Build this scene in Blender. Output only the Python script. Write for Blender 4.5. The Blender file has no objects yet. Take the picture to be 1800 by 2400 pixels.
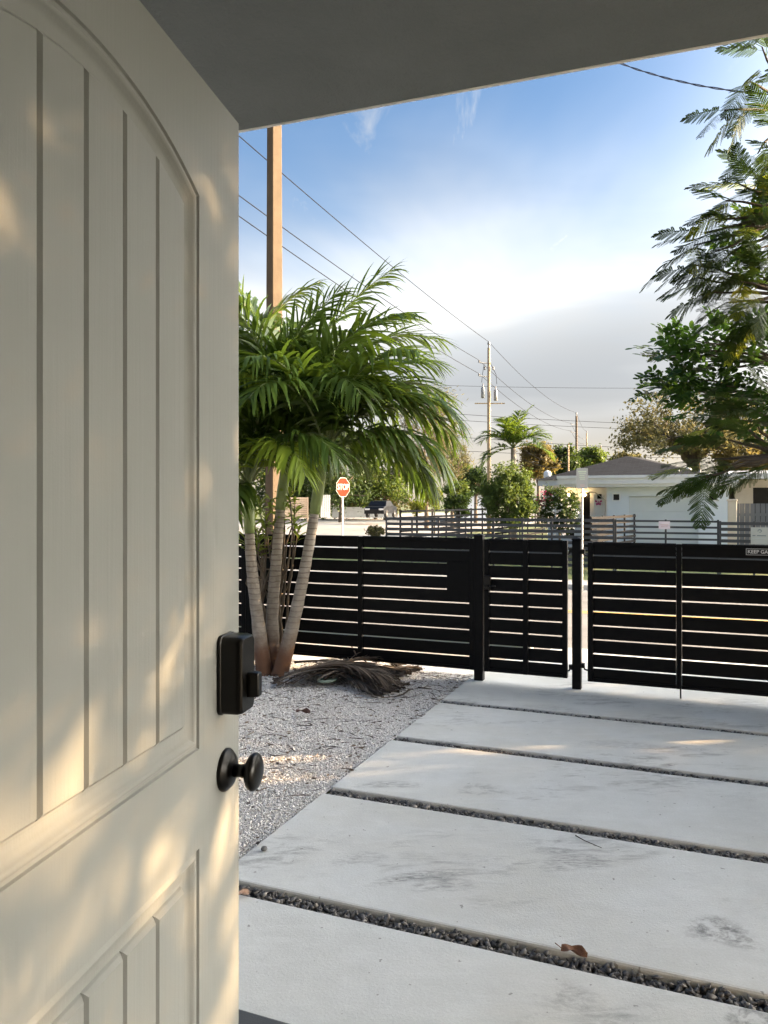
import bpy, bmesh, math, random
import numpy as np
from mathutils import Vector, Matrix, Quaternion

# ----------------------------------------------------------------- camera, sky, sun, exposure
scene = bpy.context.scene
F = 1803.0                       # focal length in photo pixels (1800 x 2400 photo)
HZ = 1175.0                      # horizon row of the photo
CAMZ = 1.5                       # eye height over the driveway
TH = math.radians(22.0)          # driveway / street grid against the camera heading
SUN_AZ, SUN_EL = math.radians(84.0), math.radians(12.0)   # azimuth clockwise from +Y

cam_d = bpy.data.cameras.new('camera')
cam = bpy.data.objects.new('camera', cam_d)
scene.collection.objects.link(cam)
cam.location = (0, 0, CAMZ)
cam.rotation_euler = (math.radians(90), 0, 0)
cam_d.sensor_width = 36.0
cam_d.sensor_fit = 'AUTO'
cam_d.lens = 36.0 * F / 2400.0
cam_d.shift_y = (HZ - 1200.0) / 2400.0
cam_d.clip_start = 0.02
cam_d.clip_end = 2000.0
scene.camera = cam

world = bpy.data.worlds.new('World')
scene.world = world
world.use_nodes = True
wt = world.node_tree
for n in list(wt.nodes):
    wt.nodes.remove(n)


class NT:
    """small helper for building node trees"""
    def __init__(self, tree):
        self.t = tree

    def n(self, typ, **kw):
        nd = self.t.nodes.new(typ)
        for k, v in kw.items():
            setattr(nd, k, v)
        return nd

    def link(self, a, b):
        self.t.links.new(a, b)

    def setin(self, sock, v):
        if isinstance(v, bpy.types.NodeSocket):
            self.link(v, sock)
        elif v is not None:
            sock.default_value = v

    def math(self, op, a, b=None, c=None, clamp=False):
        m = self.n('ShaderNodeMath', operation=op)
        m.use_clamp = clamp
        for i, v in enumerate((a, b, c)):
            if v is not None:
                self.setin(m.inputs[i], v)
        return m.outputs[0]

    def maprange(self, v, a, b, c=0.0, d=1.0, smooth=False):
        m = self.n('ShaderNodeMapRange')
        m.interpolation_type = 'SMOOTHSTEP' if smooth else 'LINEAR'
        m.clamp = True
        self.setin(m.inputs[0], v)
        for i, x in enumerate((a, b, c, d)):
            self.setin(m.inputs[1 + i], x)
        return m.outputs[0]

    def mix(self, fac, a, b, blend='MIX'):
        m = self.n('ShaderNodeMix', data_type='RGBA', blend_type=blend)
        self.setin(m.inputs[0], fac)
        for s, v in ((m.inputs[6], a), (m.inputs[7], b)):
            if isinstance(v, (tuple, list)) and len(v) == 3:
                v = (*v, 1.0)
            self.setin(s, v)
        return m.outputs[2]

    def noise(self, vec, scale, detail=4.0, rough=0.55, dist=0.0, out=0):
        m = self.n('ShaderNodeTexNoise')
        if vec is not None:
            self.link(vec, m.inputs['Vector'])
        m.inputs['Scale'].default_value = scale
        m.inputs['Detail'].default_value = detail
        m.inputs['Roughness'].default_value = rough
        m.inputs['Distortion'].default_value = dist
        return m.outputs[out]

    def mapping(self, vec, loc=(0, 0, 0), rot=(0, 0, 0), scale=(1, 1, 1)):
        m = self.n('ShaderNodeMapping')
        self.link(vec, m.inputs[0])
        m.inputs['Location'].default_value = loc
        m.inputs['Rotation'].default_value = rot
        m.inputs['Scale'].default_value = scale
        return m.outputs[0]


def build_sky():
    t = NT(wt)
    tc = t.n('ShaderNodeTexCoord')
    d = tc.outputs['Generated']
    sep = t.n('ShaderNodeSeparateXYZ')
    t.link(d, sep.inputs[0])
    x, y, z = sep.outputs
    sky = t.n('ShaderNodeTexSky')
    sky.sky_type = 'NISHITA'
    sky.sun_disc = False
    sky.sun_elevation = SUN_EL
    sky.sun_rotation = SUN_AZ
    sky.altitude = 0.0
    sky.air_density = 1.0
    sky.dust_density = 1.2
    sky.ozone_density = 2.5
    zc = t.math('MAXIMUM', z, 0.0)
    den = t.math('ADD', zc, 0.16)
    comb = t.n('ShaderNodeCombineXYZ')
    t.link(t.math('DIVIDE', x, den), comb.inputs[0])
    t.link(t.math('DIVIDE', y, den), comb.inputs[1])
    p = comb.outputs[0]
    # large soft sheet of cloud low in the sky, thin above
    n1 = t.noise(t.mapping(p, loc=(3.1, 1.7, 0), rot=(0, 0, 0.5), scale=(0.9, 0.55, 1)), 1.0, 5, 0.55, 0.35)
    n2 = t.noise(t.mapping(d, loc=(0.4, 2.3, 0.2), rot=(0, 0.16, 0), scale=(1.3, 1.3, 6.5)), 1.6, 4, 0.5, 0.3)
    n3 = t.noise(t.mapping(p, loc=(1.3, 4.2, 0), rot=(0, 0, -0.75), scale=(3.4, 0.8, 1)), 1.6, 6, 0.62, 0.6)
    zz = t.math('ADD', z, t.math('MULTIPLY', t.math('SUBTRACT', n1, 0.5), -0.30))
    sheet = t.maprange(zz, 0.19, 0.47, 1.0, 0.0, smooth=True)
    wisps = t.math('MULTIPLY', t.maprange(n3, 0.53, 0.78, 0.0, 0.8, smooth=True), t.maprange(z, 0.25, 0.8, 1.0, 0.4))
    cover = t.math('MAXIMUM', t.math('MULTIPLY', sheet, 0.97), wisps)
    # bright gap in the cloud ahead
    gaz, gel = math.radians(5.0), math.radians(16.5)
    dx = t.math('SUBTRACT', t.math('ARCTAN2', x, y), gaz)
    dz = t.math('SUBTRACT', t.math('ADD', z, t.math('MULTIPLY', dx, -0.17)), math.sin(gel))
    g = t.math('ADD', t.math('MULTIPLY', t.math('MULTIPLY', dx, dx), 6.5), t.math('MULTIPLY', t.math('MULTIPLY', dz, dz), 120.0))
    glow = t.math('POWER', 2.718, t.math('MULTIPLY', g, -1.0))
    tt = t.math('ADD', t.maprange(n2, 0.40, 0.68, 0.0, 0.50, smooth=True), t.math('MULTIPLY', glow, 0.95))
    # cloud turns whiter with height, greyer in the low bands
    tt = t.math('ADD', tt, t.maprange(z, 0.20, 0.34, 0.0, 0.25), clamp=True)
    ccol = t.mix(tt, (0.735, 0.765, 0.80), (1.75, 1.73, 1.67))
    # sun-side glow added out of view, strengthened to brighten the shaded drive and door
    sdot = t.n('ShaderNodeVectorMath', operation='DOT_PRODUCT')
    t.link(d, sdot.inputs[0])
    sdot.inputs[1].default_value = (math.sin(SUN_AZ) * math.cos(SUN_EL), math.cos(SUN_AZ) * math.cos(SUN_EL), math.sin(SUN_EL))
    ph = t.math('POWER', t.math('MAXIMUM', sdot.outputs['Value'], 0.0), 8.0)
    cream = t.maprange(t.math('ADD', z, t.math('MULTIPLY', t.math('SUBTRACT', n2, 0.5), 0.08)), 0.0, 0.15, 0.9, 0.0, smooth=True)
    ccol = t.mix(cream, ccol, (1.27, 1.10, 0.86))
    blue = t.mix(1.0, sky.outputs[0], (0.37, 0.395, 0.42), 'MULTIPLY')
    col = t.mix(cover, blue, ccol)
    fill_halo = t.mix(ph, (0, 0, 0), (66.0, 61.0, 53.0))
    col = t.mix(1.0, col, fill_halo, 'ADD')
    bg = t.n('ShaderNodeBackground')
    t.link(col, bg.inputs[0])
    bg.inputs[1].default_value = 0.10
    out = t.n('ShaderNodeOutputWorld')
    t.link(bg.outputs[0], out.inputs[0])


build_sky()
sun_d = bpy.data.lights.new('sun', 'SUN')
sun_d.energy = 2.7
sun_d.angle = math.radians(0.53)
sun_d.color = (1.0, 0.64, 0.31)
sun = bpy.data.objects.new('sun', sun_d)
scene.collection.objects.link(sun)
sdir = Vector((math.sin(SUN_AZ) * math.cos(SUN_EL), math.cos(SUN_AZ) * math.cos(SUN_EL), math.sin(SUN_EL)))
sun.rotation_euler = sdir.to_track_quat('Z', 'Y').to_euler()
sun.location = (20, 2, 12)

vs = scene.view_settings
vs.view_transform = 'Standard'
vs.look = 'None'
vs.exposure = 2.9
vs.gamma = 1.0
vs.use_curve_mapping = False
scene.cycles.max_bounces = 8
scene.cycles.diffuse_bounces = 5
scene.cycles.transmission_bounces = 4
scene.cycles.transparent_max_bounces = 6
scene.cycles.sample_clamp_indirect = 6.0
scene.cycles.use_denoising = True

# ----------------------------------------------------------------- helpers
C = scene.collection
rng = np.random.default_rng(11)
R = random.Random(5)
UU = Vector((math.cos(TH), -math.sin(TH), 0))
VV = Vector((math.sin(TH), math.cos(TH), 0))


def W(u, v, z=0.0):
    p = UU * u + VV * v
    return Vector((p.x, p.y, z))


def px(x, y, d):
    """photo pixel + depth along the camera axis -> world point"""
    return Vector(((x - 900.0) / F * d, d, CAMZ - (y - HZ) / F * d))


def onv(x, v):
    """photo column x on the vertical plane at grid distance v -> (u, depth)"""
    r = (x - 900.0) / F
    # X = u c + v s ; Y = -u s + v c ; X = rY
    c, s = math.cos(TH), math.sin(TH)
    u = v * (r * c - s) / (c + r * s)
    return u, -u * s + v * c


def zof(y, d):
    return CAMZ - (y - HZ) / F * d


def gz(v):
    """height of the ground: level yard, falling to the street"""
    if v <= 6.7:
        return 0.0
    if v >= 10.5:
        return -0.42
    t = (v - 6.7) / 3.8
    return -0.42 * t * t * (3 - 2 * t)


def empty(name, label, cat, loc=(0, 0, 0), rotz=0.0, group=None):
    o = bpy.data.objects.new(name, None)
    o.empty_display_size = 0.1
    C.objects.link(o)
    o.location = loc
    o.rotation_euler = (0, 0, rotz)
    return tag(o, label, cat, group)


def tag(o, label=None, cat=None, group=None, kind=None):
    if label:
        o['label'] = label
    if cat:
        o['category'] = cat
    if group:
        o['group'] = group
    if kind:
        o['kind'] = kind
    return o


def link(name, me, mat=None, parent=None, loc=None, rot=None):
    if mat is not None and len(me.materials) == 0:
        me.materials.append(mat)
    o = bpy.data.objects.new(name, me)
    C.objects.link(o)
    if parent is not None:
        o.parent = parent
    if loc is not None:
        o.location = loc
    if rot is not None:
        o.rotation_euler = rot
    return o


def arrmesh(name, V, Fc, smooth=False):
    """fast mesh from numpy arrays; Fc is (n,3) or (n,4)"""
    V = np.asarray(V, np.float32)
    Fc = np.asarray(Fc, np.int32)
    me = bpy.data.meshes.new(name)
    me.vertices.add(len(V))
    me.vertices.foreach_set('co', V.ravel())
    k = Fc.shape[1]
    me.loops.add(Fc.size)
    me.loops.foreach_set('vertex_index', Fc.ravel())
    me.polygons.add(len(Fc))
    me.polygons.foreach_set('loop_start', np.arange(0, Fc.size, k, dtype=np.int32))
    me.polygons.foreach_set('loop_total', np.full(len(Fc), k, np.int32))
    if smooth:
        me.polygons.foreach_set('use_smooth', np.ones(len(Fc), bool))
    me.update(calc_edges=True)
    me.validate()
    return me


class MB:
    """mesh collector"""
    def __init__(self):
        self.v, self.f = [], []

    def add(self, verts, faces):
        o = len(self.v)
        self.v += [tuple(p) for p in verts]
        self.f += [tuple(i + o for i in f) for f in faces]
        return self

    def box(self, x0, x1, y0, y1, z0, z1):
        return self.add([(x0, y0, z0), (x1, y0, z0), (x1, y1, z0), (x0, y1, z0), (x0, y0, z1), (x1, y0, z1), (x1, y1, z1), (x0, y1, z1)],
                        [(0, 3, 2, 1), (4, 5, 6, 7), (0, 1, 5, 4), (1, 2, 6, 5), (2, 3, 7, 6), (3, 0, 4, 7)])

    def tube(self, pts, rad, n=8, cap=True):
        pts = [Vector(p) for p in pts]
        if not isinstance(rad, (list, tuple)):
            rad = [rad] * len(pts)
        o = len(self.v)
        up = Vector((0, 0, 1))
        prev = None
        for i, p in enumerate(pts):
            a = pts[max(i - 1, 0)]
            b = pts[min(i + 1, len(pts) - 1)]
            t = (b - a).normalized()
            if prev is None:
                ref = up if abs(t.z) < 0.9 else Vector((1, 0, 0))
                s = t.cross(ref).normalized()
            else:
                s = (prev - t * prev.dot(t)).normalized()
            prev = s
            w = t.cross(s)
            for k in range(n):
                an = 2 * math.pi * k / n
                q = p + (s * math.cos(an) + w * math.sin(an)) * rad[i]
                self.v.append(tuple(q))
        for i in range(len(pts) - 1):
            for k in range(n):
                a = o + i * n + k
                b = o + i * n + (k + 1) % n
                self.f.append((a, b, b + n, a + n))
        if cap:
            self.f.append(tuple(o + k for k in reversed(range(n))))
            e = o + (len(pts) - 1) * n
            self.f.append(tuple(e + k for k in range(n)))
        return self

    def lathe(self, prof, n=24, axis='z', center=(0, 0, 0)):
        o = len(self.v)
        for r, h in prof:
            for k in range(n):
                a = 2 * math.pi * k / n
                c, s = math.cos(a) * r, math.sin(a) * r
                q = (c, s, h) if axis == 'z' else (c, -h, s) if axis == '-y' else (h, c, s)
                self.v.append((q[0] + center[0], q[1] + center[1], q[2] + center[2]))
        for i in range(len(prof) - 1):
            for k in range(n):
                a = o + i * n + k
                b = o + i * n + (k + 1) % n
                self.f.append((a, b, b + n, a + n))
        self.f.append(tuple(o + k for k in reversed(range(n))))
        e = o + (len(prof) - 1) * n
        self.f.append(tuple(e + k for k in range(n)))
        return self

    def mesh(self, name, smooth=False, bevel=0.0, seg=1, auto=None):
        me = bpy.data.meshes.new(name)
        me.from_pydata(self.v, [], self.f)
        me.update()
        bm = bmesh.new()
        bm.from_mesh(me)
        bmesh.ops.recalc_face_normals(bm, faces=bm.faces)
        if bevel > 0:
            es = [e for e in bm.edges if len(e.link_faces) == 2 and e.calc_face_angle(0) > 0.5]
            bmesh.ops.bevel(bm, geom=es, offset=bevel, segments=seg, affect='EDGES', profile=0.5)
        bm.to_mesh(me)
        bm.free()
        if smooth:
            for p in me.polygons:
                p.use_smooth = True
            if auto:
                me.set_sharp_from_angle(angle=auto)
        return me

    def build(self, name, mat, parent=None, smooth=False, bevel=0.0, seg=1, auto=None, loc=None, rot=None):
        return link(name, self.mesh(name, smooth, bevel, seg, auto), mat, parent, loc, rot)


def boxo(name, x0, x1, y0, y1, z0, z1, mat, parent=None, bevel=0.0, seg=1):
    return MB().box(x0, x1, y0, y1, z0, z1).build(name, mat, parent, bevel=bevel, seg=seg)


# ----------------------------------------------------------------- materials
def newmat(name):
    m = bpy.data.materials.new(name)
    m.use_nodes = True
    t = NT(m.node_tree)
    for n in list(m.node_tree.nodes):
        m.node_tree.nodes.remove(n)
    out = t.n('ShaderNodeOutputMaterial')
    b = t.n('ShaderNodeBsdfPrincipled')
    t.link(b.outputs[0], out.inputs[0])
    return m, t, b, out


def c4(c):
    return (*c, 1.0)


def mat_plain(name, a, b=None, scale=8.0, rough=0.6, bump=0.0, bscale=60.0, metal=0.0, stretch=(1, 1, 1), spec=0.5, island=0.0):
    m, t, p, _ = newmat(name)
    tc = t.n('ShaderNodeTexCoord')
    v = t.mapping(tc.outputs['Object'], scale=stretch)
    if b is not None:
        f = t.maprange(t.noise(v, scale, 5, 0.6), 0.3, 0.7)
        if island > 0:
            g = t.n('ShaderNodeNewGeometry')
            f = t.math('ADD', t.math('MULTIPLY', f, 1 - island), t.math('MULTIPLY', g.outputs['Random Per Island'], island))
        t.link(t.mix(f, a, b), p.inputs['Base Color'])
    else:
        p.inputs['Base Color'].default_value = c4(a)
    p.inputs['Roughness'].default_value = rough
    p.inputs['Metallic'].default_value = metal
    p.inputs['Specular IOR Level'].default_value = spec
    if bump > 0:
        bn = t.n('ShaderNodeBump')
        bn.inputs['Strength'].default_value = bump
        bn.inputs['Distance'].default_value = 0.01
        t.link(t.noise(v, bscale, 6, 0.65), bn.inputs['Height'])
        t.link(bn.outputs[0], p.inputs['Normal'])
    return m


def mat_leaf(name, a, b, trans=0.4, rough=0.45, tcol=None, dead=None, obj=True):
    """leaf: glossy upper surface, light coming through"""
    m, t, p, out = newmat(name)
    g = t.n('ShaderNodeNewGeometry')
    oi = t.n('ShaderNodeObjectInfo')
    tc = t.n('ShaderNodeTexCoord')
    r = t.math('ADD', t.math('MULTIPLY', g.outputs['Random Per Island'], 0.6), t.math('MULTIPLY', oi.outputs['Random'], 0.4 if obj else 0.0))
    col = t.mix(r, a, b)
    if dead is not None:
        k = t.maprange(g.outputs['Random Per Island'], 0.955, 0.97)
        col = t.mix(k, col, dead)
    t.link(col, p.inputs['Base Color'])
    p.inputs['Roughness'].default_value = rough
    p.inputs['Specular IOR Level'].default_value = 0.22
    tr = t.n('ShaderNodeBsdfTranslucent')
    tcol = tcol or tuple(min(1.0, x * 2.2) for x in b)
    t.link(t.mix(r, tuple(x * 0.75 for x in tcol), tcol), tr.inputs[0])
    mx = t.n('ShaderNodeMixShader')
    mx.inputs[0].default_value = trans
    t.link(p.outputs[0], mx.inputs[1])
    t.link(tr.outputs[0], mx.inputs[2])
    t.link(mx.outputs[0], out.inputs[0])
    return m


# rubber scuffs on the slabs: photo column and row, turn, half length, half width, strength, streakiness
SCUFFS = [(985, 2052, 14, .22, .045, .60, 4.0), (1035, 2070, 4, .13, .07, .45, 3.0), (1345, 2018, 8, .17, .085, .55, 6.0), (1690, 2180, -25, .13, .10, .62, 1.2), (1340, 2335, -18, .12, .08, .30, 1.5), (1765, 2385, -5, .10, .07, .6, 1.0),
          (910, 1838, 2, .20, .06, .50, 5.0), (845, 2010, 10, .13, .06, .40, 3.0), (1130, 1850, 0, .15, .09, .35, 1.2), (1560, 1690, 5, .35, .12, .35, 5.0), (1450, 1745, -8, .3, .10, .30, 5.0), (1280, 1660, -15, .30, .12, .28, 6.0), (1620, 1830, 10, .25, .08, .3, 4.0)]


def mat_concrete():
    m, t, p, _ = newmat('slab_concrete')
    tc = t.n('ShaderNodeTexCoord')
    g = t.n('ShaderNodeNewGeometry')
    v = g.outputs['Position']
    big = t.maprange(t.noise(v, 1.1, 5, 0.6, 0.6), 0.3, 0.72)
    col = t.mix(big, (0.60, 0.61, 0.59), (0.71, 0.73, 0.73))
    warm = t.maprange(t.noise(t.mapping(v, loc=(4, 2, 0)), 0.8, 4, 0.6, 0.3), 0.48, 0.75)
    col = t.mix(t.math('MULTIPLY', warm, 0.6), col, (0.60, 0.57, 0.49))
    mott = t.maprange(t.noise(t.mapping(v, loc=(2, 8, 0)), 7.0, 6, 0.7, 0.5), 0.35, 0.70, 0.0, 0.30)
    col = t.mix(mott, col, (0.47, 0.48, 0.47))
    trow = t.maprange(t.noise(t.mapping(v, rot=(0, 0, 0.5), scale=(1, 5, 1)), 3.0, 5, 0.7, 1.2), 0.50, 0.72, 0.0, 0.30)
    col = t.mix(trow, col, (0.78, 0.79, 0.79))
    fine = t.noise(v, 130, 3, 0.7)
    col = t.mix(t.maprange(fine, 0.3, 0.75, 0.26, 0.0), col, (0.34, 0.34, 0.33))
    # scuffs: streaky rubber smears gathered in a few spots
    vs1 = t.mapping(v, rot=(0, 0, math.radians(-8)), scale=(1.0, 3.5, 1.0))
    streak = t.maprange(t.noise(vs1, 5.5, 6, 0.72, 0.8), 0.47, 0.68)
    spot = t.maprange(t.noise(t.mapping(v, loc=(7.3, 1.2, 0), scale=(0.75, 1.5, 1)), 1.7, 2, 0.5, 0.4), 0.545, 0.66, smooth=True)
    col = t.mix(t.math('MULTIPLY', t.math('MULTIPLY', streak, spot), 0.78), col, (0.20, 0.20, 0.20))
    vs2 = t.mapping(v, loc=(3, 9, 0), rot=(0, 0, math.radians(25)), scale=(1.0, 3.0, 1.0))
    blot = t.maprange(t.noise(vs2, 9.0, 6, 0.75, 0.4), 0.52, 0.70)
    spot2 = t.maprange(t.noise(t.mapping(v, loc=(1.3, 5.2, 0)), 1.35, 2, 0.5, 0.2), 0.56, 0.68, smooth=True)
    col = t.mix(t.math('MULTIPLY', t.math('MULTIPLY', blot, spot2), 0.7), col, (0.20, 0.20, 0.19))
    sep = t.n('ShaderNodeSeparateXYZ')
    t.link(v, sep.inputs[0])
    for (sx, sy, rot, la, lb, amt, sc_) in SCUFFS:
        d_ = CAMZ * F / (sy - HZ)
        wx, wy = (sx - 900.0) / F * d_, d_
        ca, sa = math.cos(math.radians(rot)), math.sin(math.radians(rot))
        ex = t.math('SUBTRACT', sep.outputs[0], wx)
        ey = t.math('SUBTRACT', sep.outputs[1], wy)
        lx_ = t.math('ADD', t.math('MULTIPLY', ex, ca / la), t.math('MULTIPLY', ey, sa / la))
        ly_ = t.math('ADD', t.math('MULTIPLY', ex, -sa / lb), t.math('MULTIPLY', ey, ca / lb))
        ly_ = t.math('ADD', ly_, t.math('MULTIPLY', t.math('MULTIPLY', lx_, lx_), 0.55))
        rr_ = t.math('ADD', t.math('MULTIPLY', lx_, lx_), t.math('MULTIPLY', ly_, ly_))
        msk = t.maprange(rr_, 0.1, 1.3, 1.0, 0.0, smooth=True)
        vv_ = t.mapping(v, loc=(sx * .01, sy * .013, 0), rot=(0, 0, -math.radians(rot)), scale=(1.0, sc_, 1.0))
        nz = t.maprange(t.noise(vv_, 16, 6, 0.75, 0.3), 0.44, 0.62)
        col = t.mix(t.math('MULTIPLY', t.math('MULTIPLY', msk, nz), min(1.0, amt * 1.45)), col, (0.17, 0.17, 0.17))
    specks = t.maprange(t.noise(v, 30, 2, 0.5), 0.715, 0.74)
    col = t.mix(t.math('MULTIPLY', specks, 0.6), col, (0.12, 0.11, 0.10))
    t.link(col, p.inputs['Base Color'])
    t.link(t.maprange(big, 0, 1, 0.55, 0.75), p.inputs['Roughness'])
    p.inputs['Specular IOR Level'].default_value = 0.35
    bn = t.n('ShaderNodeBump')
    bn.inputs['Strength'].default_value = 0.5
    bn.inputs['Distance'].default_value = 0.004
    h = t.math('ADD', t.noise(v, 90, 6, 0.7), t.math('MULTIPLY', t.noise(v, 7, 3, 0.5), 1.6))
    t.link(h, bn.inputs['Height'])
    t.link(bn.outputs[0], p.inputs['Normal'])
    return m


def mat_gravel_bed(name, a, b, c):
    m, t, p, _ = newmat(name)
    g = t.n('ShaderNodeNewGeometry')
    v = g.outputs['Position']
    vor = t.n('ShaderNodeTexVoronoi')
    t.link(v, vor.inputs['Vector'])
    vor.inputs['Scale'].default_value = 75
    col = t.mix(t.noise(vor.outputs['Color'], 3.0, 1), a, b)
    col = t.mix(t.maprange(t.noise(v, 2.5, 4, 0.6), 0.5, 0.75), col, c)
    t.link(col, p.inputs['Base Color'])
    p.inputs['Roughness'].default_value = 0.9
    bn = t.n('ShaderNodeBump')
    bn.inputs['Strength'].default_value = 0.9
    bn.inputs['Distance'].default_value = 0.012
    t.link(vor.outputs['Distance'], bn.inputs['Height'])
    t.link(bn.outputs[0], p.inputs['Normal'])
    return m


def mat_chips(name, cols, rough=0.85):
    m, t, p, _ = newmat(name)
    g = t.n('ShaderNodeNewGeometry')
    r = t.n('ShaderNodeValToRGB')
    t.link(g.outputs['Random Per Island'], r.inputs[0])
    el = r.color_ramp.elements
    while len(el) < len(cols):
        el.new(0.5)
    for i, (pos, c) in enumerate(cols):
        el[i].position = pos
        el[i].color = c4(c)
    n = t.noise(g.outputs['Position'], 160, 3, 0.6)
    t.link(t.mix(t.maprange(n, 0.3, 0.7, 0.25, 0.0), r.outputs[0], (0.1, 0.09, 0.08)), p.inputs['Base Color'])
    p.inputs['Roughness'].default_value = rough
    return m


def mat_door():
    m, t, p, _ = newmat('door_paint')
    tc = t.n('ShaderNodeTexCoord')
    v = tc.outputs['Object']
    vz = t.mapping(v, scale=(75, 75, 1.6))
    grain = t.noise(vz, 1.6, 4, 0.6)
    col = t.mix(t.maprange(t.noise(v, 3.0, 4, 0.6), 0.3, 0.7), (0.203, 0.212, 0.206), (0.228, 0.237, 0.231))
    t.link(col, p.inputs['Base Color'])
    t.link(t.maprange(t.noise(v, 6.0, 4, 0.6), 0.3, 0.7, 0.50, 0.62), p.inputs['Roughness'])
    p.inputs['Specular IOR Level'].default_value = 0.22
    bn = t.n('ShaderNodeBump')
    bn.inputs['Strength'].default_value = 0.30
    bn.inputs['Distance'].default_value = 0.0015
    t.link(t.math('ADD', grain, t.math('MULTIPLY', t.noise(v, 380, 3, 0.6), 0.3)), bn.inputs['Height'])
    t.link(bn.outputs[0], p.inputs['Normal'])
    return m


def mat_shingle():
    m, t, p, _ = newmat('roof_shingles')
    tc = t.n('ShaderNodeTexCoord')
    br = t.n('ShaderNodeTexBrick')
    t.link(tc.outputs['Object'], br.inputs['Vector'])
    br.inputs['Scale'].default_value = 1.0
    br.inputs['Brick Width'].default_value = 0.35
    br.inputs['Row Height'].default_value = 0.16
    br.inputs['Mortar Size'].default_value = 0.006
    br.inputs['Color1'].default_value = c4((0.011, 0.012, 0.015))
    br.inputs['Color2'].default_value = c4((0.021, 0.023, 0.028))
    br.inputs['Mortar'].default_value = c4((0.04, 0.04, 0.04))
    n = t.noise(tc.outputs['Object'], 1.5, 4)
    t.link(t.mix(t.maprange(n, 0.4, 0.7, 0, 0.5), br.outputs['Color'], (0.024, 0.026, 0.030)), p.inputs['Base Color'])
    p.inputs['Roughness'].default_value = 0.95
    p.inputs['Specular IOR Level'].default_value = 0.1
    return m


def mat_grass():
    m, t, p, _ = newmat('ground_grass')
    g = t.n('ShaderNodeNewGeometry')
    v = g.outputs['Position']
    f = t.maprange(t.noise(v, 0.35, 5, 0.65), 0.35, 0.65)
    col = t.mix(f, (0.075, 0.11, 0.03), (0.14, 0.15, 0.055))
    col = t.mix(t.maprange(t.noise(v, 22, 4, 0.7), 0.3, 0.7, 0.0, 0.6), col, (0.05, 0.08, 0.02))
    col = t.mix(t.maprange(t.noise(v, 0.8, 3, 0.6), 0.60, 0.72, 0.0, 0.6), col, (0.30, 0.25, 0.18))
    t.link(col, p.inputs['Base Color'])
    p.inputs['Roughness'].default_value = 0.95
    bn = t.n('ShaderNodeBump')
    bn.inputs['Strength'].default_value = 0.8
    bn.inputs['Distance'].default_value = 0.05
    t.link(t.noise(v, 30, 5, 0.7), bn.inputs['Height'])
    t.link(bn.outputs[0], p.inputs['Normal'])
    return m


def mat_trunk():
    """palm stem: pale grey-brown with leaf-scar rings"""
    m, t, p, _ = newmat('palm_stem')
    g = t.n('ShaderNodeNewGeometry')
    sep = t.n('ShaderNodeSeparateXYZ')
    t.link(g.outputs['Position'], sep.inputs[0])
    n = t.noise(g.outputs['Position'], 14, 4, 0.6)
    zz = t.math('ADD', sep.outputs[2], t.math('MULTIPLY', t.math('SUBTRACT', n, 0.5), 0.03))
    dens = t.maprange(sep.outputs[2], 0.25, 1.2, 11.0, 26.0)
    ph = t.math('FRACT', t.math('MULTIPLY', zz, 21.0))
    ring = t.maprange(t.math('ABSOLUTE', t.math('SUBTRACT', ph, 0.5)), 0.0, 0.16, 1.0, 0.0)
    ring = t.math('MULTIPLY', ring, t.maprange(sep.outputs[2], 0.15, 0.9, 0.05, 0.85))
    col = t.mix(t.maprange(n, 0.3, 0.7), (0.205, 0.172, 0.135), (0.33, 0.29, 0.245))
    col = t.mix(ring, col, (0.10, 0.075, 0.05))
    foot = t.maprange(t.math('ADD', sep.outputs[2], t.math('MULTIPLY', n, 0.12)), 0.20, 0.46, 0.95, 0.0, smooth=True)
    col = t.mix(foot, col, (0.13, 0.058, 0.028))
    t.link(col, p.inputs['Base Color'])
    p.inputs['Roughness'].default_value = 0.8
    bn = t.n('ShaderNodeBump')
    bn.inputs['Strength'].default_value = 0.5
    bn.inputs['Distance'].default_value = 0.006
    t.link(t.math('SUBTRACT', t.math('MULTIPLY', n, 0.6), ring), bn.inputs['Height'])
    t.link(bn.outputs[0], p.inputs['Normal'])
    return m


M = {}
M['concrete'] = mat_concrete()
M['door'] = mat_door()
M['black_metal'] = mat_plain('black_powder_coat', (0.0022, 0.0026, 0.0032), (0.0035, 0.004, 0.005), 20, 0.5, 0.15, 300, spec=0.12)
M['hardware'] = mat_plain('black_hardware', (0.0025, 0.0025, 0.0025), (0.004, 0.004, 0.004), 30, 0.30, 0.05, 500, spec=0.25)
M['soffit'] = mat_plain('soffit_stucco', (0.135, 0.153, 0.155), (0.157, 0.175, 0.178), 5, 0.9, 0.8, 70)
M['drip'] = mat_plain('drip_edge_paint', (0.75, 0.75, 0.72), (0.8, 0.8, 0.78), 6, 0.5)
M['stucco'] = mat_plain('house_stucco', (0.66, 0.65, 0.62), (0.72, 0.71, 0.68), 4, 0.9, 0.5, 90)
M['porch'] = mat_plain('porch_paint', (0.055, 0.06, 0.065), (0.075, 0.08, 0.085), 6, 0.6, 0.2, 200)
M['interior'] = mat_plain('interior_plaster', (0.55, 0.53, 0.5), (0.6, 0.58, 0.55), 3, 0.8)
M['grass'] = mat_grass()
M['shell_bed'] = mat_gravel_bed('shell_gravel_bed', (0.68, 0.66, 0.64), (0.82, 0.80, 0.78), (0.60, 0.55, 0.49))
M['shell_chips'] = mat_chips('shell_chips', [(0.0, (0.20, 0.17, 0.15)), (0.06, (0.58, 0.55, 0.53)), (0.25, (0.80, 0.78, 0.77)), (1.0, (0.92, 0.91, 0.90))])
M['dark_bed'] = mat_plain('joint_bed', (0.035, 0.035, 0.035), (0.06, 0.055, 0.05), 40, 0.95, 0.8, 90)
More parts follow.
